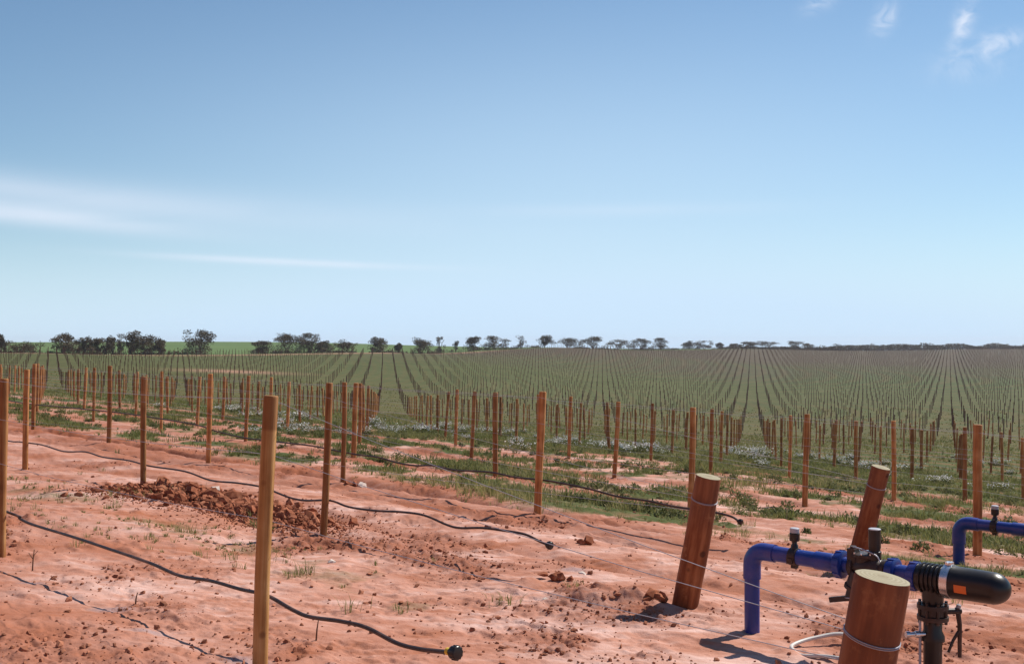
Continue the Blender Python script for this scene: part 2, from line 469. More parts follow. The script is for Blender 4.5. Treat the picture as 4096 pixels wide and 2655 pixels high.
def soil_material():
    m, N, L, b = new_mat('red_soil_and_grass', .95, .15)
    co = nd(N, 'ShaderNodeTexCoord').outputs['Object']
    def at(nm): return nd(N, 'ShaderNodeAttribute', attribute_name=nm).outputs['Fac']
    g, cl, st, be = at('green'), at('clod'), at('strip'), at('beyond')
    rot = nd(N, 'ShaderNodeMapping', inp={'Rotation': (0, 0, R(45)), 'Scale': (1.0, 2.4, 1.0)})
    L.new(co, rot.inputs[0])
    n_big = noise(N, L, rot.outputs[0], .55, 5, .6)
    n_mid = noise(N, L, rot.outputs[0], 3.2, 5, .62)
    n_fine = noise(N, L, co, 26, 4, .6)
    n_vf = noise(N, L, co, 110, 3, .6)
    crust = ramp_node(N, [(.36, CRUST[0]), (.50, CRUST[1]), (.63, CRUST[2])])
    L.new(mth(N, L, 'ADD', mth(N, L, 'MULTIPLY', n_big, .6), mth(N, L, 'MULTIPLY', n_mid, .4)), crust.inputs[0])
    clodc = ramp_node(N, [(.3, CLODC[0]), (.6, CLODC[1]), (.8, CLODC[2])])
    L.new(n_fine, clodc.inputs[0])
    f = mth(N, L, 'MULTIPLY', cl, mth(N, L, 'MULTIPLY_ADD', n_fine, 1.3, .1, clamp=True))
    soil = mix(N, L, f, crust.outputs[0], clodc.outputs[0])
    soil = mix(N, L, mth(N, L, 'MULTIPLY', at('red'), mth(N, L, 'MULTIPLY_ADD', n_mid, .9, .15, clamp=True)), soil, REDSOIL)
    # flecks of darker crumbs
    fl = nd(N, 'ShaderNodeMapRange', inp={'From Min': .62, 'From Max': .72}); L.new(n_vf, fl.inputs[0])
    soil = mix(N, L, mth(N, L, 'MULTIPLY', fl.outputs[0], .45), soil, CLODC[0])
    # grass: two greens with straw, bare soil through it
    gn1 = noise(N, L, co, .11, 4, .6); gn2 = noise(N, L, co, 1.7, 5, .65)
    grass = ramp_node(N, [(.3, GRASS[0]), (.5, GRASS[1]), (.7, GRASS[2])])
    L.new(mth(N, L, 'ADD', mth(N, L, 'MULTIPLY', gn1, .5), mth(N, L, 'MULTIPLY', gn2, .5)), grass.inputs[0])
    gth = mth(N, L, 'MULTIPLY_ADD', gn2, .8, -.4)
    gf = nd(N, 'ShaderNodeMapRange', inp={'From Min': .25, 'From Max': .6}); L.new(mth(N, L, 'ADD', g, gth), gf.inputs[0])
    c = mix(N, L, gf.outputs[0], soil, grass.outputs[0])
    c = mix(N, L, mth(N, L, 'MULTIPLY', st, mth(N, L, 'MULTIPLY_ADD', gn2, .6, .15)), c, CLODC[1])
    # sown paddock on the rise beyond
    pad = ramp_node(N, [(.35, PADDOCK[0]), (.65, PADDOCK[1])]); L.new(noise(N, L, co, .03, 4), pad.inputs[0])
    c = mix(N, L, be, c, pad.outputs[0])
    c = mix(N, L, mth(N, L, 'MULTIPLY', at('bare'), mth(N, L, 'MULTIPLY_ADD', gn2, .7, .3, clamp=True)), c, (.085, .050, .040))
    dirt = at('dirt')
    c = mix(N, L, mth(N, L, 'MULTIPLY', dirt, mth(N, L, 'MULTIPLY_ADD', gn2, .8, .3, clamp=True)), c, CRUST[1])
    dm = at('damp')
    c = mix(N, L, mth(N, L, 'MULTIPLY', dm, .6), c, (.27, .17, .16))
    L.new(mth(N, L, 'MULTIPLY_ADD', dm, -.45, .95), b.inputs['Roughness'])
    L.new(mth(N, L, 'MULTIPLY_ADD', dm, .35, .15), b.inputs['Specular IOR Level'])
    L.new(c, b.inputs['Base Color'])
    bp = nd(N, 'ShaderNodeBump', inp={'Strength': .55, 'Distance': .012})
    L.new(mth(N, L, 'ADD', n_fine, mth(N, L, 'MULTIPLY', n_vf, .5)), bp.inputs['Height'])
    L.new(bp.outputs[0], b.inputs['Normal'])
    return m


CRUST = [(.33, .120, .064), (.465, .230, .168), (.62, .41, .355)]
REDSOIL = (.27, .078, .030)
CLODC = [(.15, .038, .017), (.26, .082, .040), (.38, .155, .09)]
GRASS = [(.040, .053, .013), (.064, .079, .021), (.104, .102, .038)]
PADDOCK = [(.075, .125, .035), (.105, .155, .045)]


def wood_material(name, c0, c1, c2, dark_top=False, log=False):
    m, N, L, b = new_mat(name, .75, .25)
    co = nd(N, 'ShaderNodeTexCoord').outputs['Object']
    oi = nd(N, 'ShaderNodeObjectInfo')
    ad = nd(N, 'ShaderNodeVectorMath', operation='ADD'); L.new(co, ad.inputs[0])
    cb = nd(N, 'ShaderNodeCombineXYZ'); L.new(mth(N, L, 'MULTIPLY', oi.outputs['Random'], 37.0), cb.inputs[2]); L.new(cb.outputs[0], ad.inputs[1])
    mpg = nd(N, 'ShaderNodeMapping', inp={'Scale': (24, 24, 2.6) if log else (34, 34, 1.3)}); L.new(ad.outputs[0], mpg.inputs[0])
    grain = noise(N, L, mpg.outputs[0], 1.0, 5, .6)
    blot = noise(N, L, ad.outputs[0], 5.0, 3, .5)
    r = ramp_node(N, [(.34, c0), (.5, c1), (.66, c2)])
    L.new(mth(N, L, 'ADD', mth(N, L, 'MULTIPLY', grain, .65), mth(N, L, 'MULTIPLY', blot, .35)), r.inputs[0])
    hs = nd(N, 'ShaderNodeHueSaturation'); L.new(r.outputs[0], hs.inputs['Color'])
    L.new(mth(N, L, 'MULTIPLY_ADD', oi.outputs['Random'], .6, .62), hs.inputs['Value'])
    c = hs.outputs[0]
    sp = nd(N, 'ShaderNodeSeparateXYZ'); L.new(co, sp.inputs[0])
    if dark_top:            # preservative-soaked band at the head of the post
        k = nd(N, 'ShaderNodeMapRange', inp={'From Min': 1.38, 'From Max': 1.40}); L.new(mth(N, L, 'ADD', sp.outputs[2], mth(N, L, 'MULTIPLY', blot, .03)), k.inputs[0])
        c = mix(N, L, mth(N, L, 'MULTIPLY', k.outputs[0], .7), c, (c0[0] * .6, c0[1] * .5, c0[2] * .5))
    if log:                 # greyed weathering towards the sawn head, knots, pale scuffs
        k = nd(N, 'ShaderNodeMapRange', inp={'From Min': .72, 'From Max': .86}); L.new(mth(N, L, 'ADD', sp.outputs[2], mth(N, L, 'MULTIPLY', blot, .2)), k.inputs[0])
        c = mix(N, L, mth(N, L, 'MULTIPLY', k.outputs[0], .30), c, (.20, .095, .055))
        vo = nd(N, 'ShaderNodeTexVoronoi', inp={'Scale': 5.5}); L.new(ad.outputs[0], vo.inputs['Vector'])
        kn = nd(N, 'ShaderNodeMapRange', inp={'From Min': .10, 'From Max': .17, 'To Min': 1.0, 'To Max': 0.0}); L.new(vo.outputs['Distance'], kn.inputs[0])
        c = mix(N, L, mth(N, L, 'MULTIPLY', kn.outputs[0], .75), c, (.045, .014, .007))
        sc = nd(N, 'ShaderNodeMapRange', inp={'From Min': .58, 'From Max': .7}); L.new(noise(N, L, ad.outputs[0], 9.0, 6, .7), sc.inputs[0])
        c = mix(N, L, mth(N, L, 'MULTIPLY', sc.outputs[0], .5), c, (.42, .20, .085))
    if not log:             # small knots
        vo = nd(N, 'ShaderNodeTexVoronoi', inp={'Scale': 6.0}); L.new(ad.outputs[0], vo.inputs['Vector'])
        kn = nd(N, 'ShaderNodeMapRange', inp={'From Min': .08, 'From Max': .17, 'To Min': 1.0, 'To Max': 0.0}); L.new(vo.outputs['Distance'], kn.inputs[0])
        c = mix(N, L, mth(N, L, 'MULTIPLY', kn.outputs[0], .55), c, (.10, .032, .012))
    L.new(c, b.inputs['Base Color'])
    bp = nd(N, 'ShaderNodeBump', inp={'Strength': .9, 'Distance': .006}); L.new(grain, bp.inputs['Height']); L.new(bp.outputs[0], b.inputs['Normal'])
    return m


def end_grain_material():
    m, N, L, b = new_mat('sawn_end_grain', .85, .2)
    co = nd(N, 'ShaderNodeTexCoord').outputs['Object']
    w = nd(N, 'ShaderNodeTexWave', wave_type='RINGS', rings_direction='Z', inp={'Scale': 22.0, 'Distortion': 3.0, 'Detail': 3.0, 'Detail Scale': 2.0})
    L.new(co, w.inputs[0])
    r = ramp_node(N, [(.0, (.30, .245, .15)), (1.0, (.40, .345, .23))]); L.new(w.outputs[1], r.inputs[0])
    n = noise(N, L, co, 14, 4)
    c = mix(N, L, mth(N, L, 'MULTIPLY', n, .5), r.outputs[0], (.26, .25, .20))
    sp = nd(N, 'ShaderNodeSeparateXYZ'); L.new(co, sp.inputs[0])
    an = nd(N, 'ShaderNodeCombineXYZ'); L.new(mth(N, L, 'MULTIPLY', mth(N, L, 'ARCTAN2', sp.outputs[1], sp.outputs[0]), 3.2), an.inputs[0])
    cr = nd(N, 'ShaderNodeMapRange', inp={'From Min': .60, 'From Max': .68}); L.new(noise(N, L, an.outputs[0], 3.0, 4, .6), cr.inputs[0])
    c = mix(N, L, mth(N, L, 'MULTIPLY', cr.outputs[0], .55), c, (.12, .085, .055))
    rd = mth(N, L, 'SQRT', mth(N, L, 'ADD', mth(N, L, 'POWER', sp.outputs[0], 2.0), mth(N, L, 'POWER', sp.outputs[1], 2.0)))
    ht = nd(N, 'ShaderNodeMapRange', inp={'From Min': .012, 'From Max': .045, 'To Min': 1.0, 'To Max': 0.0}); L.new(mth(N, L, 'ADD', rd, mth(N, L, 'MULTIPLY', n, .02)), ht.inputs[0])
    c = mix(N, L, mth(N, L, 'MULTIPLY', ht.outputs[0], .45), c, (.19, .13, .075))
    L.new(c, b.inputs['Base Color'])
    return m


def plain(name, col, rough=.5, spec=.4, metal=0.0, var=.25, scale=18.0, dust=None):
    m, N, L, b = new_mat(name, rough, spec, metal)
    co = nd(N, 'ShaderNodeTexCoord').outputs['Object']
    n = noise(N, L, co, scale, 4)
    r = ramp_node(N, [(.3, tuple(c * (1 - var) for c in col)), (.7, tuple(min(1, c * (1 + var)) for c in col))]); L.new(n, r.inputs[0])
    c = r.outputs[0]
    if dust:
        k = nd(N, 'ShaderNodeMapRange', inp={'From Min': .5, 'From Max': .75}); L.new(noise(N, L, co, 6.0, 5, .65), k.inputs[0])
        c = mix(N, L, mth(N, L, 'MULTIPLY', k.outputs[0], dust), c, (.42, .20, .12))
    L.new(c, b.inputs['Base Color'])
    rr = nd(N, 'ShaderNodeMapRange', inp={'To Min': max(0, rough - .08), 'To Max': min(1, rough + .12)}); L.new(n, rr.inputs[0]); L.new(rr.outputs[0], b.inputs['Roughness'])
    return m


def leaf_material(name, cols, rough=.7, trans=.0):
    m, N, L, b = new_mat(name, rough, .2)
    a = nd(N, 'ShaderNodeAttribute', attribute_name='tint').outputs['Fac']
    r = ramp_node(N, [(i / (len(cols) - 1), c) for i, c in enumerate(cols)]); L.new(a, r.inputs[0])
    L.new(r.outputs[0], b.inputs['Base Color'])
    if trans:
        tr = nd(N, 'ShaderNodeBsdfTranslucent'); L.new(r.outputs[0], tr.inputs[0])
        ms = nd(N, 'ShaderNodeMixShader', inp={0: trans}); L.new(b.outputs[0], ms.inputs[1]); L.new(tr.outputs[0], ms.inputs[2])
        L.new(ms.outputs[0], N['Material Output'].inputs[0])
    return m


M_SOIL = soil_material()
M_POST = wood_material('treated_pine_post', (.19, .070, .022), (.40, .168, .056), (.60, .32, .13))
M_POST_D = wood_material('treated_pine_post_dark_head', (.33, .15, .045), (.50, .26, .09), (.64, .39, .17), dark_top=True)
M_LOG = wood_material('treated_pine_log', (.10, .027, .010), (.20, .060, .021), (.33, .125, .05), log=True)
M_FARPOST = wood_material('backlit_far_post', (.075, .032, .019), (.125, .057, .034), (.20, .095, .055))  # same pine, backlit shade of the distant posts put into a darker colour
M_END = end_grain_material()
M_WIRE = plain('galvanised_wire', (.36, .36, .40), .45, .4, .5, .1)
M_HOSE = plain('black_poly_hose', (.035, .022, .020), .45, .4, 0, .3, 30, dust=.35)
M_BLUE = plain('blue_pvc', (.009, .035, .23), .34, .5, 0, .14, 9, dust=.14)
M_BLACK = plain('black_plastic', (.011, .009, .010), .32, .45, 0, .2, 14, dust=.035)
M_DARK = plain('dark_valve_plastic', (.030, .018, .016), .45, .4, 0, .2, 14, dust=.2)
M_STEEL = plain('stainless_band', (.62, .64, .68), .25, .5, .9, .08)
M_GREYCAP = plain('grey_plastic_cap', (.38, .38, .42), .5, .4, 0, .15)
M_WHITE = plain('white_hose', (.56, .53, .50), .5, .4, 0, .08, 9, dust=.3)
M_ORANGE = plain('orange_sticker', (.65, .15, .03), .5, .4, 0, .08)
M_YELLOW = plain('yellow_fitting', (.62, .42, .04), .5, .4, 0, .1)
M_CLOD = plain('dry_red_clod', (.26, .088, .046), .95, .1, 0, .45, 12, dust=.75)
M_CRUMB = plain('red_crumb', (.30, .12, .07), .95, .1, 0, .4, 9)
M_PALE = plain('pale_stone', (.58, .48, .42), .9, .2, 0, .2, 20)
M_GRASS = leaf_material('grass_blades', [(.085, .098, .028), (.145, .155, .046), (.23, .21, .08), (.38, .29, .15)], .7, .45)
M_WEED = leaf_material('weed_leaves', [(.070, .082, .026), (.125, .130, .046), (.20, .18, .08)], .7, .4)
M_FLOWER = leaf_material('white_petals', [(.52, .50, .48), (.76, .74, .70)], .6, .2)
M_TREE = leaf_material('mallee_leaves', [(.055, .042, .024), (.090, .070, .038), (.135, .105, .055)], .6, .15)
M_BARK = plain('mallee_bark', (.13, .095, .075), .9, .1, 0, .3, 8)
M_TWIG = plain('dry_twig', (.16, .09, .06), .9, .1, 0, .3, 20)

# ------------------------------------------------------------------ the ground: one sheet out to the horizon
DAMP = [(-2.67, 7.16, .17), (-2.22, 6.5, .10), (-1.5, 5.93, .16), (-3.6, 8.0, .10), (-1.0, 5.87, .12), (.55, 9.55, .14)]


def build_ground():
    r = [.6, 1.2, 2, 3, 4, 4.6, 5.2]
    while r[-1] < 60: r.append(r[-1] + max(.014, r[-1] ** 2 / 3600))
    while r[-1] < 760: r.append(r[-1] * 1.012)
    while r[-1] < 2000: r.append(min(2050, r[-1] * 1.12))
    r = np.array(r)
    half = np.concatenate([np.linspace(0, R(30), 430), R(30) + (R(180) - R(30)) * np.linspace(0, 1, 70)[1:] ** 1.5])
    th = np.concatenate([-half[::-1][:-1], half])       # bearing from +Y, both ends meet behind the camera
    nt, nr = len(th), len(r)
    T, RR = np.meshgrid(th, r)
    x, y = (RR * np.sin(T)).ravel(), (RR * np.cos(T)).ravel()
    z = level(x, y) + relief(x, y)
    z = np.where(y < -6, np.maximum(z, EYE - 2.5), z)
    V = np.stack([x, y, z], 1)
    V = np.vstack([V, [[0, 0, gz(0, 0)]]])
    a = np.arange(nr - 1)[:, None] * nt + np.arange(nt - 1)[None]
    F = np.stack([a, a + nt, a + nt + 1, a + 1], -1).reshape(-1, 4)[:, ::-1]
    g, clod, strip, beyond = cover(x, y)
    t = x / np.maximum(y, 1)
    cr = crest(t)
    dirt = np.exp(-((y - cr * .985) / 5.0) ** 2) * (y > 40) * (1 - sstep(-.06, .02, t)) * .9
    dirt += np.exp(-((y - 178 - (t + .3) * 90) / 5) ** 2) * np.exp(-((t + .26) / .05) ** 2) * .8
    dirt += np.exp(-((y - cr * .975) / 6.0) ** 2) * sstep(.40, .44, t) * .8
    bs = np.interp(t, [-.2, 0, .2, .42], [.88, .76, .56, .42])
    bare = sstep(bs - .08, bs + .22, y / cr + (fbm(x * .02, y * .02, 2, 77) - .5) * .2) * (y > 40) * sstep(-.22, .0, t) * (1 - beyond)
    damp = 0
    for (px, py, w_) in DAMP: damp = damp + np.exp(-(((x - px) / w_) ** 2 + ((y - py) / (w_ * .55)) ** 2) ** 2 * (1 + .5 * np.sin(x * 19)))
    i_, j_ = ij_of(x, y); s_ = x * RowD[0] + y * RowD[1]
    wob = (fbm(s_ * .3, s_ * 0 + 3, 2, 97) - .5) * .12
    red = .95 * (1 - sstep(.6, 1.15, j_)) + .45 * sstep(-1.5, -5, x) + sum(k_ * np.exp(-((j_ + wob - jc) / w_) ** 2) for jc, w_, k_ in ((2.28, .08, .7), (2.79, .13, .8), (3.2, .1, .7), (1.3, .12, .4), (1.95, .08, .35)))
    red = np.clip(red * (.4 + 1.1 * fbm(s_ * .4, j_ * 3, 3, 99)), 0, 1) * (np.hypot(x, y) < 60)
    pad = lambda q: np.append(q, 0)
    me = raw_mesh('ground', V, F, M_SOIL, True, attrs=dict(green=pad(g), clod=pad(clod), strip=pad(strip), beyond=pad(beyond), bare=pad(bare), damp=pad(np.clip(damp, 0, 1)), red=pad(red), dirt=pad(np.clip(dirt, 0, 1))))
    o = link('ground', me)
    tag(o, 'red soil headland rising into the greened vineyard paddock', 'ground', kind='structure')
    return o


build_ground()


# ------------------------------------------------------------------ trellis posts
def post_mesh(name, h, rad, mat, seed):
    rs = random.Random(seed); mb = MB()
    n = 14; prof = [(-.35, 1.0), (.0, 1.0), (h * .35, .99), (h * .7, .985), (h - .012, .97), (h - .003, .93), (h, .86)]
    rings = []
    ph = rs.random() * 6
    for (zz, k) in prof:
        ring = []
        for i in range(n):
            a = 2 * math.pi * i / n
            q = rad * k * (1 + .035 * math.sin(2 * a + ph) + .02 * math.sin(5 * a + ph * 2 + zz))
            ring.append((q * math.cos(a) + .006 * math.sin(zz * 3 + ph), q * math.sin(a), zz))
        rings.append(ring)
    mb.rings(rings)
    return raw_mesh(name, mb.V, mb.F, mat, True, 40)


H0 = 1.57
POST_MESH = [post_mesh('trellis_post', H0, r_, M_POST, s_) for s_, r_ in enumerate((.045, .046, .047, .044, .048, .046))]
POST_HEAD = post_mesh('trellis_post_dark_head', H0, .046, M_POST_D, 9)
# measured lean across the view and height of the near posts
POSTS = {(2, 1): (0.015, 1.51), (2, 2): (0.061, 1.65), (1, 4): (0.007, 1.59), (2, 3): (0.058, 1.57), (3, 2): (0.026, 1.5), (2, 4): (0.046, 1.55), (4, 2): (0.047, 1.63), (3, 3): (0.024, 1.55),
     (2, 5): (0.054, 1.57), (4, 3): (0.043, 1.6), (3, 4): (0.009, 1.51), (2, 6): (0.011, 1.54), (3, 5): (0.079, 1.54), (5, 3): (0.045, 1.64), (4, 4): (0.06, 1.56), (2, 7): (0.048, 1.58),
     (6, 3): (0.03, 1.59), (4, 5): (0.084, 1.55), (3, 7): (0.027, 1.55), (5, 4): (0.064, 1.56), (3, 6): (0.04, 1.41), (4, 6): (0.062, 1.56), (6, 4): (0.038, 1.58), (5, 5): (0.037, 1.55),
     (3, 8): (0.009, 1.55), (7, 4): (0.042, 1.59), (5, 6): (0.04, 1.55), (3, 11): (0.0, 1.63), (7, 5): (0.109, 1.56), (4, 8): (0.049, 1.53), (3, 9): (0.01, 1.51), (8, 4): (0.022, 1.54),
     (3, 10): (0.035, 1.49), (4, 9): (0.018, 1.52), (5, 9): (0.046, 1.55), (7, 7): (0.069, 1.58), (8, 6): (0.06, 1.58), (7, 6): (0.065, 1.52), (8, 5): (0.043, 1.53), (6, 8): (0.034, 1.51),
     (9, 5): (0.064, 1.53), (7, 8): (0.036, 1.51)}
POSTS[(1, 1)] = (.055, 1.50)


def row_start(j): return 2 if j in (2, 3) else 1


cand = []
for j in range(1, 330):
    for i in range(-40, 190):
        if i < row_start(j) and j < 9: continue
        x, y = grid(i, j)
        if y < 3: continue
        t = x / y
        if abs(t) > .62 or y > crest(t) * .985: continue
        cand.append((math.hypot(x, y), i, j, x, y, abs(t) < .486))
cand.sort()
seen = [c for c in cand if c[5] and c[1:3] != (1, 1)]
single = [c for c in cand if c[1:3] == (1, 1)] + seen[:299]
mass = seen[299:] + [c for c in cand if not c[5] and c[0] > 25]
ROWW = {1: 'nearest wire row', 2: 'second wire row', 3: 'third wire row', 4: 'fourth wire row', 5: 'fifth wire row', 6: 'sixth wire row'}
ORD = ['', 'first', 'second', 'third', 'fourth', 'fifth', 'sixth', 'seventh', 'eighth']
SPECIAL = {(1, 1): 'tall timber post with a dark soaked head, closest whole post to the camera',
           (2, 1): 'timber post cut by the left edge of the photo, behind the nearest hose',
           (3, 2): 'timber post standing at the end of the heap of red clods',
           (1, 4): 'thick timber post standing behind the further blue pipe assembly',
           (2, 3): 'bare timber post just beyond the free end of the second hose',
           (3, 3): 'timber post with pale stones around its foot',
           (2, 4): 'knotty timber post seen just behind the leaning middle log post'}
visj = {}
for k, (d, i, j, x, y, _) in enumerate(single):
    lean, h = POSTS.get((i, j), (random.gauss(.03, .045), random.gauss(1.55, .05)))
    me = POST_HEAD if (i, j) == (1, 1) else POST_MESH[(i * 7 + j * 3) % len(POST_MESH)]
    o = link('trellis_post', me)
    if (i, j) == (1, 1): x, y = -1.365, 5.76
    o.location = (x, y, float(level(x, y)))
    wid = 1.2 if (i, j) == (1, 4) else (random.uniform(.8, 1.18) if d > 10 else .9)
    o.scale = (wid, wid, h / H0)
    o.rotation_euler = (random.gauss(0, .02), math.atan2(lean, h), 0 if (i, j) == (1, 1) else random.uniform(-.5, .5))
    if (i, j) in SPECIAL: lab = SPECIAL[(i, j)]
    elif j <= 6 and d < 30:
        visj[j] = visj.get(j, 0)
        n_ = i - row_start(j) + 1
        lab = 'brown timber trellis post, %s from the near end of the %s' % (ORD[min(n_, 8)], ROWW[j])
    elif d < 42: lab = 'timber trellis post standing among the white-flowered weeds'
    else: lab = 'thin timber trellis post out in the green field beyond the flowering weeds'
    tag(o, lab, 'post', 'timber trellis posts in the planting grid')

# the thousands further out: one mass
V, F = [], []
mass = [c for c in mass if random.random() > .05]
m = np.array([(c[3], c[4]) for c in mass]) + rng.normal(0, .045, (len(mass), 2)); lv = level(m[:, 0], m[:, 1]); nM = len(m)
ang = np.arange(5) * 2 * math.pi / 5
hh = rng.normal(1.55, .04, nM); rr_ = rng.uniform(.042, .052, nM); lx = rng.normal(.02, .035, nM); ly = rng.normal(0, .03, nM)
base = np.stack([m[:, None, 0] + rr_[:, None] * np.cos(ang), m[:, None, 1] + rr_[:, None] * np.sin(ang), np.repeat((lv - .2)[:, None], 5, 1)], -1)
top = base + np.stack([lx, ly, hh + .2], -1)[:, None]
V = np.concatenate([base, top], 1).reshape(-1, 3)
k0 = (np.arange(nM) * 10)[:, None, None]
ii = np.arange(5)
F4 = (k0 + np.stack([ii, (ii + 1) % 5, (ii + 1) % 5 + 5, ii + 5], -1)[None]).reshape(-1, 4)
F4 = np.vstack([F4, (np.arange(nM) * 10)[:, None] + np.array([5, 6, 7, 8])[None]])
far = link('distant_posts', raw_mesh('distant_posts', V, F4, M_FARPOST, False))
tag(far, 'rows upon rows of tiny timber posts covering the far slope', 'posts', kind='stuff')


# ------------------------------------------------------------------ end strainers (logs)
def log_post(name, base, top, rad, label, wraps):
    base, top = Vector(base), Vector(top)
    ax = (top - base); h = ax.length
    root = empty(name, base)
    root.rotation_mode = 'QUATERNION'
    root.rotation_quaternion = ax.to_track_quat('Z', 'Y')
    tag(root, label, 'log post', 'log end posts of the wire rows')
    mb = MB(); n = 36; rings = []
    ph = random.random() * 6
    for zz in [-.3, -.1, 0, .1, .2, .35, .5, .62, .75, h - .06, h - .015, h - .004]:
        ring = []
        for i in range(n):
            a = 2 * math.pi * i / n
            k = 1 + .03 * math.sin(2 * a + ph) + .018 * math.sin(3 * a + ph * 2 + zz * 5) + .010 * math.sin(9 * a + zz * 11) + .05 * math.exp(-((zz - .42) / .10) ** 2) * max(0, math.cos(a - 5.2)) ** 4
            k *= 1.03 - .05 * zz / h
            if zz > h - .01: k *= .975
            ring.append((rad * k * math.cos(a), rad * k * math.sin(a), zz))
        rings.append(ring)
    mb.rings(rings, cap=False)
    link('log', raw_mesh('log', mb.V, mb.F, M_LOG, True, 40), root)
    # sawn top, slightly dished and checked
    cap = MB(); rr = [(1.0, h - .004), (.7, h - .002), (.35, h - .001), (.08, h)]
    cap.rings([[tuple(np.array([p[0] * f, p[1] * f, zz])) for p in rings[-1]] for f, zz in rr][::1], cap=False)
    nn = len(cap.V); cap.F.append(tuple(nn - n + i for i in range(n)))
    link('sawn_top', raw_mesh('sawn_top', cap.V, cap.F, M_END, True, 40), root)
    for zz in wraps:
        w = MB()
        for q in range(2):
            w.tube([(rad * 1.03 * math.cos(a), rad * 1.03 * math.sin(a), zz + q * .006 + .012 * math.sin(a + 1)) for a in np.linspace(0, 2 * math.pi, 33)], .0022, 5)
        w.tube([(rad * 1.03 * math.cos(a), rad * 1.03 * math.sin(a), zz + .012 * math.sin(a + 1)) for a in np.linspace(5.6, 6.3, 4)], .0055, 6)
        w.build('wire_wrap', M_WIRE, root)
    return root


def at_row(j, i, h):
    x, y = grid(i, j)
    return np.array([x, y, float(level(x, y)) + h])


E1b = at_row(1, .165, 0) - np.array([.065, 0, 0]); E1t = np.array([1.205, 3.46, EYE - .752])
E2b = at_row(2, .886, 0); E2t = np.array([1.452, 7.86, EYE - .97])
E3b = at_row(3, .967, 0); E3t = np.array([3.58, 10.33, EYE - 1.185])
log_post('end_log_post', E1b, E1t, .087, 'thick leaning log post in the lower right, closest to the camera', [.90])
log_post('end_log_post', E2b, E2t, .092, 'leaning log post in open red soil beside the blue pipe, casting a shadow', [.83])
log_post('end_log_post', E3b, E3t, .088, 'leaning log post behind the black valve of the blue pipes', [.85])


# ------------------------------------------------------------------ trellis wires
def wire(j, hgt, end, label, imax=12):
    P = []
    side = norm([-B[0], -B[1], 0]) * .052
    i0 = row_start(j)
    for i in range(imax, i0 - 1, -1):
        lean, h = POSTS.get((i, j), (.03, 1.55))
        p = at_row(j, i, min(hgt, h - .02)) + side + np.array([lean * hgt / h, 0, 0])
        if P:
            a = P[-1]
            for f in (.25, .5, .75): P.append(a + (p - a) * f - np.array([0, 0, .03 * 4 * f * (1 - f)]))
        P.append(p)
    if end is not None:
        a = P[-1]; end = np.asarray(end, float)
        for f in (.25, .5, .75): P.append(a + (end - a) * f - np.array([0, 0, .02 * 4 * f * (1 - f)]))
        P.append(end)
    mb = MB(); mb.tube(P, (.0017, .0016, .0018)[min(j, 3) - 1], 5)
    o = mb.build('trellis_wire', M_WIRE)
    tag(o, label, 'wire', 'galvanised trellis wires strung along the rows')


def on_log(b, t, f, r): return b + (t - b) * f + np.array([-.7, -.05, 0]) * r


LV = ((1.50, 'top'), (1.17, 'middle'), (.80, 'lower'))
for j, (b_, t_, r_) in {1: (E1b, E1t, .09), 2: (E2b, E2t, .095), 3: (E3b, E3t, .09)}.items():
    for (h_, nm), f_ in zip(LV, (.86, .83, .74)):
        wire(j, h_, on_log(b_, t_, f_, r_), '%s galvanised wire of the %s, tied to its leaning log post' % (nm, ROWW[j]))
for j in (4, 5, 6):
    for h_, nm in LV:
        wire(j, h_, at_row(j, .1, h_ * .7), '%s galvanised wire running along the %s of posts' % (nm, ROWW[j].replace('wire ', '')))

# ------------------------------------------------------------------ drip hoses hung along the first three rows
HOSE1= [(2.009, 0.369), (1.938, 0.347), (1.871, 0.334), (1.686, 0.341), (1.54, 0.337), (1.378, 0.326), (1.277, 0.301), (1.184, 0.327), (1.098, 0.329), (1.03, 0.339), (0.965, 0.302),
     (0.925, 0.293), (0.858, 0.322), (0.804, 0.333), (0.745, 0.305), (0.705, 0.311), (0.666, 0.333), (0.641, 0.351)]
HOSE2= [(4.266, 0.398), (4.079, 0.424), (3.861, 0.431), (3.659, 0.369), (3.471, 0.395), (3.329, 0.344), (3.131, 0.335), (2.977, 0.302), (2.749, 0.328), (2.593, 0.293), (2.447, 0.341),
     (2.31, 0.368), (2.182, 0.33), (2.101, 0.339), (1.991, 0.398), (1.912, 0.367), (1.807, 0.372), (1.708, 0.399), (1.622, 0.4), (1.541, 0.34), (1.498, 0.331), (1.428, 0.361), (1.362, 0.366),
     (1.298, 0.36), (1.255, 0.317), (1.231, 0.299)]
HOSE3= [(4.169, 0.631), (3.94, 0.545), (3.725, 0.491), (3.59, 0.488), (3.398, 0.487), (3.218, 0.488), (3.021, 0.453), (2.914, 0.442), (2.811, 0.445), (2.688, 0.401), (2.594, 0.4),
     (2.503, 0.435), (2.394, 0.412), (2.309, 0.434), (2.208, 0.45), (2.111, 0.427), (1.987, 0.44), (1.894, 0.434), (1.792, 0.414), (1.696, 0.378), (1.588, 0.38), (1.5, 0.358), (1.389, 0.358),
     (1.322, 0.338), (1.293, 0.292)]


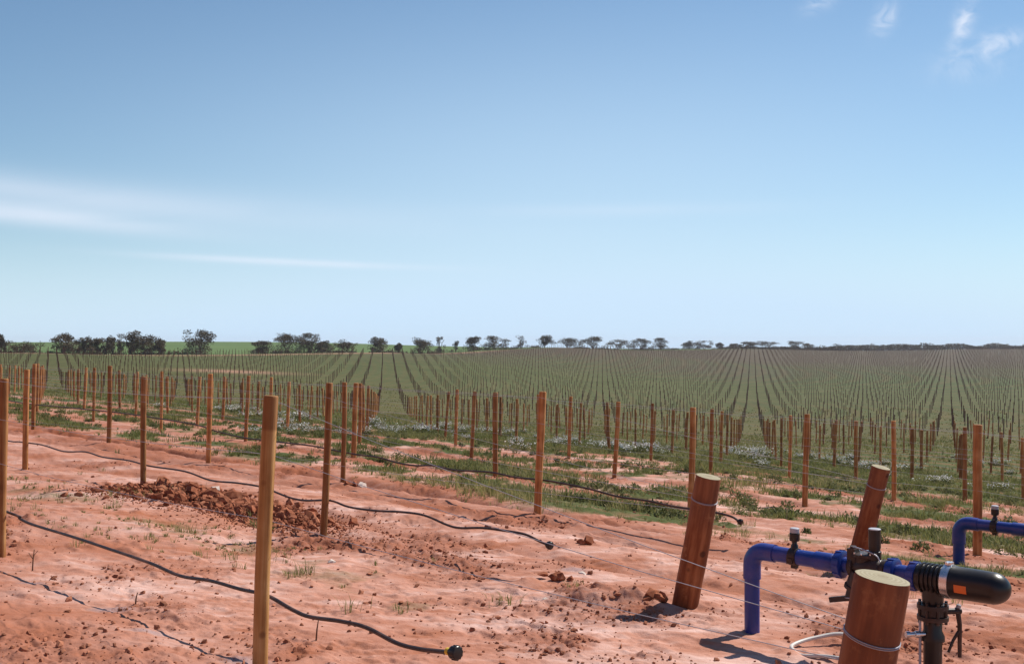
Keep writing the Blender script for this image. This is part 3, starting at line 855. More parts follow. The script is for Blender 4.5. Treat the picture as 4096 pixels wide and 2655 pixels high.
def hose(j, pts, label, r, cap_r, collar):
    side = norm([B[0], B[1], 0]) * .055
    i_last, h_last = pts[0]
    pts = [(i_last + k, h_last + .03 * math.sin(k * 2.1)) for k in (7, 6, 5, 4, 3, 2, 1.4, .7)] + list(pts)
    P = catmull([at_row(j, i, h) + side for i, h in pts], 5)
    root = empty('drip_hose', P[-1]); tag(root, label, 'hose', 'black drip hoses hung along the rows')
    L = np.array(P[-1])
    mb = MB(); mb.tube([p - L for p in P], r, 8); mb.build('tube', M_HOSE, root)
    d = norm(P[-1] - P[-6]) * np.array([1, 1, .5])
    e = MB(); e.lathe((0, 0, 0), d, [(-.03, cap_r * .5), (-.012, cap_r * .55), (-.01, cap_r * .95), (.004, cap_r), (.026, cap_r), (.03, cap_r * .9), (.032, cap_r * .5)], 18)
    for k in range(12):
        _, u, v = basis(d); a = k * math.pi / 6
        e.box(norm(d) * .013 + (u * math.cos(a) + v * math.sin(a)) * cap_r, (.012, .003, .003), (norm(d), u * math.cos(a) + v * math.sin(a), np.cross(norm(d), u * math.cos(a) + v * math.sin(a))))
    ec = e.build('end_cap', M_BLACK, root)
    if collar:
        c = MB(); c.lathe((0, 0, 0), d, [(-.052, r * 1.3), (-.05, r * 1.55), (-.032, r * 1.55), (-.03, r * 1.3)], 14); c.build('collar', M_YELLOW, root)


hose(1, HOSE1, 'black drip hose nearest the camera, with a yellow-collared round end cap', .0115, .033, True)
hose(2, HOSE2, 'black drip hose of the second row, drooping at its ball-shaped end', .0115, .033, False)
hose(3, HOSE3, 'furthest black drip hose, ending just past the middle log post', .013, .03, False)

# ------------------------------------------------------------------ irrigation valve assemblies
def manifold(name, x, y, zoff, sc, label):
    root = empty(name, (x, y, float(level(x, y)) + zoff))
    root.scale = (sc, sc, sc)
    tag(root, label, 'pipework', 'blue irrigation valve assemblies')
    e = np.array([.702, -.712, 0]); n = np.array([.712, .702, 0]); up = np.array([0, 0, 1.0])
    H = .54
    def P(s, q=0, h=0): return e * s + n * q + up * (H + h)
    r = .05
    b = MB(); b.tube([up * -.3, up * (H - .16)], r, 24); b.build('riser_pipe', M_BLUE, root)
    b = MB(); arc = [up * (H - .19), up * (H - .10)]
    for a in np.linspace(0, math.pi / 2, 9)[1:]: arc.append(e * .095 * (1 - math.cos(a)) + up * (H - .095 + .095 * math.sin(a)))
    arc.append(P(.175))
    b.tube(arc, [.058] * len(arc), 24); b.build('elbow', M_BLUE, root)
    b = MB(); b.lathe((0, 0, H), e, [(.15, r), (.47, r), (.472, .057), (.585, .057), (.60, .052), (.60, r), (.66, r)], 24); b.build('cross_pipe', M_BLUE, root)
    # saddle and air valve
    b = MB(); b.lathe((0, 0, H), e, [(.29, .052), (.292, .0575), (.345, .0575), (.347, .052)], 24)
    b.box(P(.318, 0, -.062), (.020, .014, .012), (e, n, up)); b.box(P(.318, .055, 0), (.02, .012, .016), (e, n, up)); b.box(P(.318, -.058, -.02), (.02, .010, .016), (e, n, up))
    b.build('saddle_clamp', M_DARK, root)
    b = MB(); b.lathe(P(.318), up, [(.05, .026), (.075, .022), (.085, .016), (.098, .016), (.102, .030), (.112, .033), (.150, .033), (.155, .029)], 18)
    av = b.build('air_valve', M_BLACK, root)
    b = MB(); b.lathe(P(.318), up, [(.155, .029), (.157, .0305), (.182, .0305), (.186, .026)], 18); b.build('cap', M_GREYCAP, av)
    # unions
    for s0, wd in ((.645, .062), (.985, .05), (1.12, .06)):
        b = MB(); prof = [(s0 - .045, .052), (s0 - .03, .06), (s0 - .026, .082), (s0 + .018, .086), (s0 + .024, .072), (s0 + .022, .052)]
        b.lathe((0, 0, H), e, prof, 24)
        for k in range(10):
            a = k * 2 * math.pi / 10; d = n * math.cos(a) + up * math.sin(a)
            b.box(P(s0 - .004) + d * .084, (.020, .006, .005), (e, np.cross(e, d), d))
        b.build('union_nut', M_BLUE, root)
    b = MB(); b.lathe((0, 0, H), e, [(.665, .048), (.70, .048), (.70, .054), (.715, .054), (.715, .046), (.725, .046)], 20); b.build('spigot', M_BLUE, root)
    b = MB(); b.lathe((0, 0, H), e, [(.945, .048), (.96, .05), (1.02, .05), (1.02, .053), (1.09, .053), (1.09, .05)], 20)
    b.build('spigot', M_BLUE, root)
    # diaphragm control valve: body, tilted bonnet flange, solenoid
    b = MB(); b.lathe((0, 0, H), e, [(.70, .05), (.715, .068), (.74, .068), (.745, .055), (.79, .070), (.85, .075), (.90, .066), (.915, .055), (.92, .068), (.945, .068), (.95, .05)], 22)
    b.lathe(P(.80, 0, .02), up, [(.0, .06), (.045, .062), (.05, .078), (.066, .078), (.07, .07)], 22)
    ax2 = norm(-e * .35 - up)
    b.lathe(P(.79, -.02, -.03), ax2, [(.0, .066), (.09, .066), (.095, .074), (.115, .074), (.12, .052), (.175, .048), (.185, .03)], 18)
    b.box(P(.68, -.05, -.20), (.085, .016, .016), (norm(e + up * .25), n, norm(up - e * .25)))
    cv = b.build('control_valve', M_DARK, root)
    b = MB(); b.lathe(P(.865, 0, .03), up, [(.03, .040), (.08, .040), (.085, .034), (.10, .034), (.102, .037), (.212, .037)], 20); b.build('solenoid', M_BLACK, cv)
    b = MB(); b.lathe(P(.865, 0, .03), up, [(.212, .037), (.216, .037), (.219, .033)], 20); b.build('cap', M_GREYCAP, cv)
    b = MB(); b.box(P(.735, -.02, .07), (.026, .03, .045), (e, n, up)); b.lathe(P(.735, -.02, .10), up, [(0, .02), (.028, .02)], 12)
    b.build('pilot_block', M_DARK, cv)
    b = MB()
    for k in range(8):
        a = k * math.pi / 4 + .2; b.lathe(P(.80, 0, .085) + e * .067 * math.cos(a) + n * .067 * math.sin(a), up, [(0, .008), (.012, .008)], 6)
    b.build('bolt', M_STEEL, cv)
    b = MB(); b.tube(catmull([P(.69, -.06, -.19), P(.78, -.07, -.185), P(.86, -.07, -.215), P(.95, -.06, -.28), P(1.02, -.03, -.33)], 4), .005, 6)
    b.tube(catmull([P(.735, -.03, .12), P(.79, -.07, .13), P(.90, -.06, .10), P(.93, -.06, .06)], 4), .004, 6)
    b.build('control_tube', M_WIRE, root)
    # ribbed filter inlet with the tee going down
    prof = [(1.13, .055), (1.14, .078)]
    for k in range(5): s0 = 1.165 + k * .026; prof += [(s0, .080), (s0 + .002, .090), (s0 + .012, .090), (s0 + .014, .080)]
    prof += [(1.315, .080)]
    b = MB(); b.lathe((0, 0, H), e, prof, 28); b.lathe(P(1.225), -up, [(.02, .062), (.10, .062), (.15, .058)], 22); b.build('filter_inlet', M_BLACK, root)
    b = MB(); b.lathe((0, 0, H), e, [(1.30, .088), (1.301, .0985), (1.345, .0985), (1.346, .088)], 32); b.box(P(1.323, 0, .104), (.018, .02, .008), (e, n, up))
    b.lathe(P(1.323, -.03, .106), n, [(0, .006), (.06, .006)], 8); b.build('band_clamp', M_STEEL, root)
    prof = [(1.335, .080), (1.338, .096), (1.36, .094), (1.365, .092), (1.52, .091)]
    for a in np.linspace(0, math.pi / 2, 9)[1:]: prof.append((1.56 + .105 * math.sin(a), .003 + .088 * math.cos(a)))
    b = MB(); b.lathe((0, 0, H), e, prof, 36); fh = b.build('filter_housing', M_BLACK, root, sharp=50)
    V, F = [], []
    for k, s0 in enumerate((1.385, 1.455)):
        for q in range(7):
            a = math.pi + .45 - q * .085
            V.append(P(s0) + (n * math.cos(a) + up * math.sin(a) * -1 * -1) * .0928)
    V2 = [tuple(v) for v in V]
    F = [(q, q + 1, q + 8, q + 7) for q in range(6)]
    lb = link('sticker', raw_mesh('sticker', V2, F, M_ORANGE, True), fh); lb['label'] = 'small orange sticker on the black filter'
    # stand pipe, butterfly valve with forked lever
    b = MB(); b.lathe(P(1.225), -up, [(.14, .052), (.30, .052), (.33, .066), (.36, .066), (.362, .052), (1.0, .052)], 22); b.build('stand_pipe', M_BLACK, root)
    b = MB(); b.lathe(P(1.225), -up, [(.145, .06), (.148, .088), (.172, .088), (.174, .074), (.212, .074), (.214, .088), (.238, .088), (.24, .06)], 26)
    for k in range(8):
        a = k * math.pi / 4; b.lathe(P(1.225, 0, -.13) + e * .078 * math.cos(a) + n * .078 * math.sin(a), -up, [(0, .009), (.125, .009)], 6)
    bv = b.build('butterfly_valve', M_DARK, root)
    rt = norm([1, .1, 0])
    c0 = P(1.225, 0, -.193)
    b = MB(); b.lathe(c0, rt, [(.06, .018), (.17, .018), (.175, .012)], 12)
    b.tube([c0 + rt * .15 + up * .02, c0 + rt * .165 - up * .08, c0 + rt * .165 - up * .27], [.016, .014, .012], 8)
    b.tube([c0 + rt * .158 - up * .12, c0 + rt * .125 - up * .17, c0 + rt * .095 - up * .24], [.010, .009, .008], 8)
    b.build('lever', M_DARK, bv)
    b = MB(); b.lathe(c0 + rt * .155 + up * .015, norm(up + rt * .3), [(0, .014), (.02, .014), (.026, .008)], 12); b.build('knob', M_GREYCAP, bv)
    lf = -rt
    b = MB(); b.tube([c0 + lf * .078 - up * .02, c0 + lf * .078 - up * .60], .008, 8); b.build('drain_tube', M_GREYCAP, root)
    b = MB(); q0 = c0 + lf * .04 - up * .125 - n * .02
    b.lathe(q0, lf, [(0, .014), (.035, .014), (.037, .02), (.06, .02), (.062, .013), (.09, .013), (.092, .018), (.115, .018)], 12); b.build('test_tap', M_STEEL, root)
    return root


manifold('irrigation_manifold', 1.60, 7.10, 0.0, 1.0, 'blue pipe with black filter and valves, beside the closest log post')
manifold('irrigation_manifold', 4.92, 11.73, -.20, 1.22, 'second blue pipe assembly further back, cut by the right edge')

# white hose loop on the soil behind the closest log post
loop = [(2.35, 6.75), (2.15, 6.87), (1.95, 6.86), (1.80, 6.78), (1.76, 6.70), (1.80, 6.63), (1.92, 6.52), (2.05, 6.40), (2.2, 6.28)]
mb = MB(); mb.tube(catmull([(x, y, gz(x, y) + .022 + .03 * math.sin(k)) for k, (x, y) in enumerate(loop)], 6), .0125, 10)
tag(mb.build('white_hose', M_WHITE), 'loop of white hose lying on the soil behind the thick log post', 'hose')


# ------------------------------------------------------------------ soil lumps
def ico_lump(rad, seed, rough=.38):
    """an irregular, angular clod"""
    t = (1 + 5 ** .5) / 2
    v = [(-1, t, 0), (1, t, 0), (-1, -t, 0), (1, -t, 0), (0, -1, t), (0, 1, t), (0, -1, -t), (0, 1, -t), (t, 0, -1), (t, 0, 1), (-t, 0, -1), (-t, 0, 1)]
    f = [(0, 11, 5), (0, 5, 1), (0, 1, 7), (0, 7, 10), (0, 10, 11), (1, 5, 9), (5, 11, 4), (11, 10, 2), (10, 7, 6), (7, 1, 8), (3, 9, 4), (3, 4, 2), (3, 2, 6), (3, 6, 8), (3, 8, 9), (4, 9, 5), (2, 4, 11), (6, 2, 10), (8, 6, 7), (9, 8, 1)]
    r_ = np.random.default_rng(seed)
    V = np.array([norm(p) for p in v]) * (1 + r_.uniform(-rough, rough, len(v))[:, None])
    V = V * r_.uniform(.6, 1.3, 3) * rad
    return V, np.array(f)


LUMPS = [ico_lump(1.0, s) for s in range(24)]


def lump_cloud(pts, name, mat, parent=None, loc=(0, 0, 0)):
    """pts: (x, y, z, radius)"""
    Vs, Fs, o = [], [], 0
    for k, (x, y, z, r) in enumerate(pts):
        V, F = LUMPS[(k * 7 + int(r * 997)) % len(LUMPS)]
        a = rng.uniform(0, 6.28); c, s = math.cos(a), math.sin(a)
        W = V * r * np.array([1, 1, .75]); W = np.stack([W[:, 0] * c - W[:, 1] * s, W[:, 0] * s + W[:, 1] * c, W[:, 2]], 1) + np.array([x, y, z]) - np.array(loc)
        Vs.append(W); Fs.append(F + o); o += len(V)
    return link(name, raw_mesh(name, np.vstack(Vs), np.vstack(Fs), mat, False), parent, loc)


# scattered crumbs, thicker where the soil is rough
N = 95000
rr = np.sqrt(rng.uniform(4.5 ** 2, 25 ** 2, N)) ; rr = np.where(rng.random(N) < .55, rng.uniform(4.8, 13, N), rr); th = rng.uniform(R(-29), R(29), N)
x, y = rr * np.sin(th), rr * np.cos(th)
g, cl, st, be = cover(x, y)
keep = rng.random(N) < np.clip(cl * .6 + .035, 0, 1) * (1 - g * .7)
x, y, rr = x[keep], y[keep], rr[keep]
sz = np.exp(rng.normal(math.log(.0058), .62, len(x))); sz = np.clip(sz, .003, .024)
z = ground_z(x, y) + sz * .3
o = lump_cloud(list(zip(x, y, z, sz)), 'soil_crumbs', M_CRUMB)
tag(o, 'loose red crumbs and clods strewn over the bare soil', 'soil', kind='stuff')

# the long heap of clods at the foot of a second-row post
pts = []
for k in range(420):
    f = rng.uniform(0, .95); c0 = np.array([-4.95, 14.15]) * (1 - f) + np.array([-2.25, 12.15]) * f; q = rng.normal(0, .14 * (1 - .4 * f), 2); px, py = c0 + q
    pts.append((px, py, gz(px, py) + .02, rng.uniform(.02, .05) * (1 - .4 * f)))
for k in range(4500):
    f = rng.beta(1.1, 1.5); c0 = np.array([-4.95, 14.15]) * (1 - f) + np.array([-2.25, 12.15]) * f
    w = .36 * (1 - .45 * f)
    q = rng.normal(0, w, 2); px, py = c0 + q
    hgt = (.085 * (1 - .6 * f)) * math.exp(-(q @ q) / (2 * w * w) * 1.6)
    s = min(.075, math.exp(rng.normal(math.log(.015), .7)))
    pts.append((px, py, gz(px, py) + hgt * rng.uniform(.3, 1.0) + s * .2, s))
for (px, py, s, hz) in ((-4.62, 14.05, .09, .12), (-4.5, 13.75, .07, .10), (-4.05, 13.55, .10, .07), (-3.75, 13.3, .08, .08), (-3.45, 13.15, .09, .09), (-3.0, 12.9, .08, .07), (-2.6, 12.5, .09, .05), (-2.1, 12.2, .08, .03)):
    pts.append((px, py, gz(px, py) + hz, s))
for k in range(5000):          # fines that feather the heap into the ground
    f = rng.uniform(-.08, 1.1); c0 = np.array([-4.95, 14.15]) * (1 - f) + np.array([-2.25, 12.15]) * f; px, py = c0 + rng.normal(0, .42, 2)
    s = rng.uniform(.006, .015); pts.append((px, py, gz(px, py) + s * .3, s))
hp = lump_cloud(pts, 'dirt_heap', M_CLOD, None, (-3.8, 13.4, gz(-3.8, 13.4)))
tag(hp, 'long heap of broken red clods at the foot of a post', 'dirt heap')
st_ = lump_cloud([(-3.72, 13.35, gz(-3.72, 13.35) + .11, .075)], 'pale_stone', M_PALE); tag(st_, 'pale stone lying on top of the heap of red clods', 'stone')
for (px, py, s, lab) in ((.40, 9.02, .075, 'dark red pointed clod on bare soil below the second hose end'), (1.06, 7.97, .085, 'large red clod at the left foot of the middle log post'),
                         (-2.42, 16.35, .09, 'dirty clod at the foot of the post with pale stones'), (.80, 11.0, .07, 'lone red clod on the smooth track beyond the second hose end')):
    o = lump_cloud([(px, py, gz(px, py) + s * .3, s)] + [(px + rng.normal(0, s * .6), py + rng.normal(0, s * .5), gz(px, py) + s * rng.uniform(.1, .5), s * rng.uniform(.35, .7)) for _ in range(9)], 'soil_clod', M_CLOD); tag(o, lab, 'clod', 'single large soil clods')
for (px, py, s, lab) in ((.25, 8.12, .045, 'flat cream stone on the mound in front of the middle log post'), (-2.28, 16.2, .07, 'pale stone at the foot of a third-row post'),
                         (-1.62, 9.6, .03, 'small white pebble on the soil right of the nearest tall post'), (.62, 9.35, .035, 'small bluish-white stone below the second hose end')):
    o = lump_cloud([(px, py, gz(px, py) + s * .25, s)], 'pale_stone', M_PALE); tag(o, lab, 'stone')

# dry sticks poking out of the crust
for (px, py, hx, lab) in ((-2.60, 7.35, .085, 'short dark twig standing in the bare soil at lower left'), (-1.20, 6.52, .13, 'thin leaning twig standing in soil left of the tall post'),
                          (-3.85, 8.55, .17, 'forked dead weed stalk on bare soil near the left edge')):
    z0 = gz(px, py); mb = MB(); mb.tube([(px, py, z0 - .02), (px + .006, py, z0 + hx * .5), (px + .016, py, z0 + hx)], [.006, .005, .003], 6)
    if hx > .15: mb.tube([(px + .005, py, z0 + hx * .55), (px - .03, py, z0 + hx * .85)], [.004, .002], 5); mb.tube([(px + .01, py, z0 + hx * .7), (px + .045, py, z0 + hx * .95)], [.003, .002], 5)
    tag(mb.build('dry_twig', M_TWIG), lab, 'twig')


# ------------------------------------------------------------------ grass and weeds
def blades(x, y, z, nb, h, w, spread, name, mat, lean=.5, tint=None):
    """tufts at points: nb blades each, every blade a bent 2-segment strip"""
    n = len(x); N = n * nb
    X, Y, Z, Hh = (np.repeat(q, nb) for q in (x, y, z, h))
    a = rng.uniform(0, 2 * math.pi, N); rad = np.abs(rng.normal(0, 1, N)) * np.repeat(spread, nb)
    bx, by = X + np.cos(a) * rad, Y + np.sin(a) * rad
    hb = Hh * rng.uniform(.5, 1.15, N); le = lean * hb * rng.uniform(.2, 1.3, N)
    a2 = a + rng.normal(0, .7, N); dx, dy = np.cos(a2), np.sin(a2)
    wd = np.repeat(w, nb) * rng.uniform(.6, 1.3, N); sx_, sy_ = -dy * wd, dx * wd
    p = np.zeros((N, 5, 3))
    p[:, 0] = np.stack([bx - sx_, by - sy_, Z - .01], 1); p[:, 1] = np.stack([bx + sx_, by + sy_, Z - .01], 1)
    mx, my, mz = bx + dx * le * .35, by + dy * le * .35, Z + hb * .6
    p[:, 2] = np.stack([mx + sx_ * .8, my + sy_ * .8, mz], 1); p[:, 3] = np.stack([mx - sx_ * .8, my - sy_ * .8, mz], 1)
    p[:, 4] = np.stack([bx + dx * le, by + dy * le, Z + hb], 1)
    k = (np.arange(N) * 5)[:, None]
    F = np.concatenate([k + np.array([0, 1, 2]), k + np.array([0, 2, 3]), k + np.array([3, 2, 4])], 0)
    tn = np.clip((np.repeat(tint, nb) if tint is not None else .5) + rng.normal(0, .16, N), 0, 1)
    return p.reshape(-1, 3), F, np.repeat(tn, 5)


def grass_field():
    Vs, Fs, Ts, o = [], [], [], 0
    for (n, r0, r1, nb, hm, wm) in ((16000, 5.5, 24, 14, .058, .0030), (42000, 15, 46, 8, .085, .0075), (22000, 38, 92, 5, .12, .014), (8000, 85, 170, 4, .13, .03)):
        rr = np.sqrt(rng.uniform(r0 ** 2, r1 ** 2, n)); th = rng.uniform(R(-30), R(30), n)
        x, y = rr * np.sin(th), rr * np.cos(th)
        g, cl, st, be = cover(x, y)
        clump = fbm(x * 1.1, y * 1.1, 2, 141)
        i, j = ij_of(x, y)
        band = np.exp(-((j - 1.62) / .26) ** 2) * sstep(.44, .60, fbm(x * .8, y * .8, 3, 161)) * sstep(1.0, 1.3, i) * (r0 < 10)
        k = rng.random(n) < np.clip(np.maximum(g * (.35 + 1.2 * sstep(.40, .58, clump)), band * .8), 0, 1)
        band = band[k]
        x, y, g, clump = x[k], y[k], g[k], clump[k]
        z = ground_z(x, y)
        h = hm * rng.uniform(.6, 1.4, len(x)) * (.7 + .9 * sstep(.45, .65, clump)) * (1 - .35 * band)
        i, j = ij_of(x, y)
        tint = .42 + (fbm(x * .25, y * .25, 2, 151) - .5) * .7 + .18 * (j < 3)
        V, F, T = blades(x, y, z, nb, h, np.full(len(x), wm), h * .6, 'g', None, .9, tint)
        Vs.append(V); Fs.append(F + o); Ts.append(T); o += len(V)
    ob = link('grass', raw_mesh('grass', np.vstack(Vs), np.vstack(Fs), M_GRASS, False, attrs=dict(tint=np.concatenate(Ts))))
    tag(ob, 'patchy green and straw-coloured grass spreading into the vineyard', 'grass', kind='stuff')


grass_field()


def bush_mesh(name, n, w, h, leaf, mat, seed, tlo=.2, thi=.8):
    r_ = np.random.default_rng(seed)
    d = r_.normal(0, 1, (n, 3)); d /= np.linalg.norm(d, axis=1)[:, None]; d[:, 2] = np.abs(d[:, 2])
    k = r_.uniform(.35, 1.0, n) ** .6 * (1 + .25 * np.sin(d[:, 0] * 5 + seed) * np.cos(d[:, 1] * 4))
    sub = r_.normal(0, 1, (5, 3)) * np.array([w * .55, w * .55, 0]); sc_ = r_.uniform(.35, .75, 5); q_ = r_.integers(0, 5, n)
    c = d * k[:, None] * np.array([w, w, h]) * sc_[q_][:, None] + sub[q_]; c[:, 2] += .01
    u = r_.normal(0, 1, (n, 3)); u /= np.linalg.norm(u, axis=1)[:, None]
    v = np.cross(u, r_.normal(0, 1, (n, 3))); v /= np.linalg.norm(v, axis=1)[:, None]
    s = leaf * r_.uniform(.6, 1.4, (n, 1))
    P = np.stack([c - u * s, c - v * s * .45, c + u * s, c + v * s * .45], 1).reshape(-1, 3); P[:, 2] = np.maximum(P[:, 2], -.01)
    F = (np.arange(n) * 4)[:, None] + np.array([0, 1, 2, 3])
    t = np.clip(r_.uniform(tlo, thi, n), 0, 1)
    return raw_mesh(name, P, F, mat, False, attrs=dict(tint=np.repeat(t, 4)))


# low green weeds in the rows before the flowers: too many to count
def weeds():
    Vs, Fs, Ts, o = [], [], [], 0
    n = 5200; rr = np.sqrt(rng.uniform(13 ** 2, 44 ** 2, n)); th = rng.uniform(R(-29), R(29), n)
    x, y = rr * np.sin(th), rr * np.cos(th)
    i, j = ij_of(x, y); g, cl, st, be = cover(x, y)
    ok = (j > 3.6) & (j < 8.2) & (rng.random(n) < .18 + .6 * (g > .4)) & (fbm(x * .7, y * .7, 2, 171) > .47)
    x, y = x[ok], y[ok]; z = ground_z(x, y)
    w = rng.uniform(.06, .2, len(x)); h = w * rng.uniform(.6, 1.1, len(x))
    for q in range(len(x)):
        k = int(60 + 200 * w[q])
        d = rng.normal(0, 1, (k, 3)); d /= np.linalg.norm(d, axis=1)[:, None]; d[:, 2] = np.abs(d[:, 2])
        c = d * rng.uniform(.3, 1, (k, 1)) ** .6 * np.array([w[q], w[q], h[q]]) + np.array([x[q], y[q], z[q]])
        u = rng.normal(0, 1, (k, 3)); u[:, 2] += .8; u /= np.linalg.norm(u, axis=1)[:, None]; v = np.cross(u, d); v /= np.linalg.norm(v, axis=1)[:, None] + 1e-9
        s = .028 * rng.uniform(.6, 1.5, (k, 1))
        Vs.append(np.stack([c - u * s, c - v * s * .4, c + u * s, c + v * s * .4], 1).reshape(-1, 3)); Fs.append((np.arange(k) * 4)[:, None] + np.array([0, 1, 2, 3]) + o); o += 4 * k
        Ts.append(np.repeat(np.clip(rng.normal(rng.uniform(.25, .75), .2, k), 0, 1), 4))
    ob = link('weeds', raw_mesh('weeds', np.vstack(Vs), np.vstack(Fs), M_WEED, False, attrs=dict(tint=np.concatenate(Ts))))
    tag(ob, 'low bushy green weeds between the fourth and eighth rows', 'weeds', kind='stuff')


weeds()

# white-flowered weeds: countable, each a plant of its own
FLOWERS = [(-5.51,42.64),(-6.05,48.54),(-4.27,39.4),(-3.49,33.37),(-3.87,33.51),(-3.81,39.9),(-3.19,38.52),(-2.76,44.04),(-2.97,49.57),(-2.28,45.68),(-1.45,48.67),(-0.43,44.29),(-0.02,34.81),
    (-0.13,53.64),(3.55,40.93),(3.21,36.11),(3.41,35.45),(4.06,38.31),(4.72,38.74),(4.45,34.66),(4.72,34.27),(1.7,47.66),(1.28,37.51),(0.43,29.94),(1.74,36.0),(3.51,31.58),(8.97,45.11),
    (7.58,35.65),(8.92,40.93),(8.72,36.93),(10.92,45.04),(10.0,40.87),(12.12,44.85),(12.45,44.41),(12.63,41.51),(12.27,38.69),(11.85,35.8),(16.43,44.48),(15.08,38.9),(12.12,29.56),(12.69,30.7),
    (21.64,48.61),(23.85,51.5),(11.91,35.85),(15.69,45.75),(21.75,46.2),(-14.34,51.42),(-14.0,52.97),(-13.43,51.35),(-11.19,44.17),(-10.6,44.04),(-8.93,43.55),(-9.15,46.27),(-8.99,47.66),
    (-7.29,34.17),(-6.87,33.79),(-6.19,32.03),(-9.66,52.52),(-7.63,36.88)]
BUSH = [bush_mesh('foliage', 420, .28, .30, .035, M_WEED, s) for s in range(4)]


def petals(seed):
    r_ = np.random.default_rng(seed + 50); n = 120
    r0 = np.random.default_rng(seed); r0.normal(0, 1, (420, 3)); r0.uniform(.35, 1, 420); sub = r0.normal(0, 1, (5, 3)); sc_ = r0.uniform(.35, .75, 5); k_ = r_.integers(0, 5, n)
    a = r_.uniform(0, 6.28, n); q = np.sqrt(r_.uniform(0, 1, n)) * .30 * sc_[k_]
    c = np.stack([q * np.cos(a) + sub[k_, 0] * .154, q * np.sin(a) + sub[k_, 1] * .154, .33 * sc_[k_] - q * q * 1.0 + r_.normal(0, .05, n) + .05], 1)
    u = r_.normal(0, 1, (n, 3)); u /= np.linalg.norm(u, axis=1)[:, None]; v = np.cross(u, r_.normal(0, 1, (n, 3))); v /= np.linalg.norm(v, axis=1)[:, None]
    s = r_.uniform(.012, .023, (n, 1))
    P = np.stack([c - u * s, c - v * s, c + u * s, c + v * s], 1).reshape(-1, 3)
    return raw_mesh('flowers', P, (np.arange(n) * 4)[:, None] + np.array([0, 1, 2, 3]), M_FLOWER, False, attrs=dict(tint=np.repeat(r_.uniform(0, 1, n), 4)))


PETAL = [petals(s) for s in range(4)]
for k, (x, y) in enumerate(FLOWERS + FLOWERS[::2]):
    x, y = x + rng.normal(0, .3 + .9 * (k >= len(FLOWERS))), y + rng.normal(0, .8 + 1.6 * (k >= len(FLOWERS)))
    t = empty('flowering_weed', (x, y, gz(x, y))); s = rng.uniform(.7, 1.3) * (1 if k < len(FLOWERS) else .7) * (1.0 + max(0, y - 34) * .006)
    t.scale = (s * rng.uniform(.9, 1.5), s, s * rng.uniform(.8, 1.15)); t.rotation_euler = (0, 0, rng.uniform(0, 6.28))
    tag(t, 'bushy green weed topped with small white flowers among the posts', 'weed', 'white-flowered weeds')
    link('foliage', BUSH[k % 4], t); link('flowers', PETAL[k % 4], t)


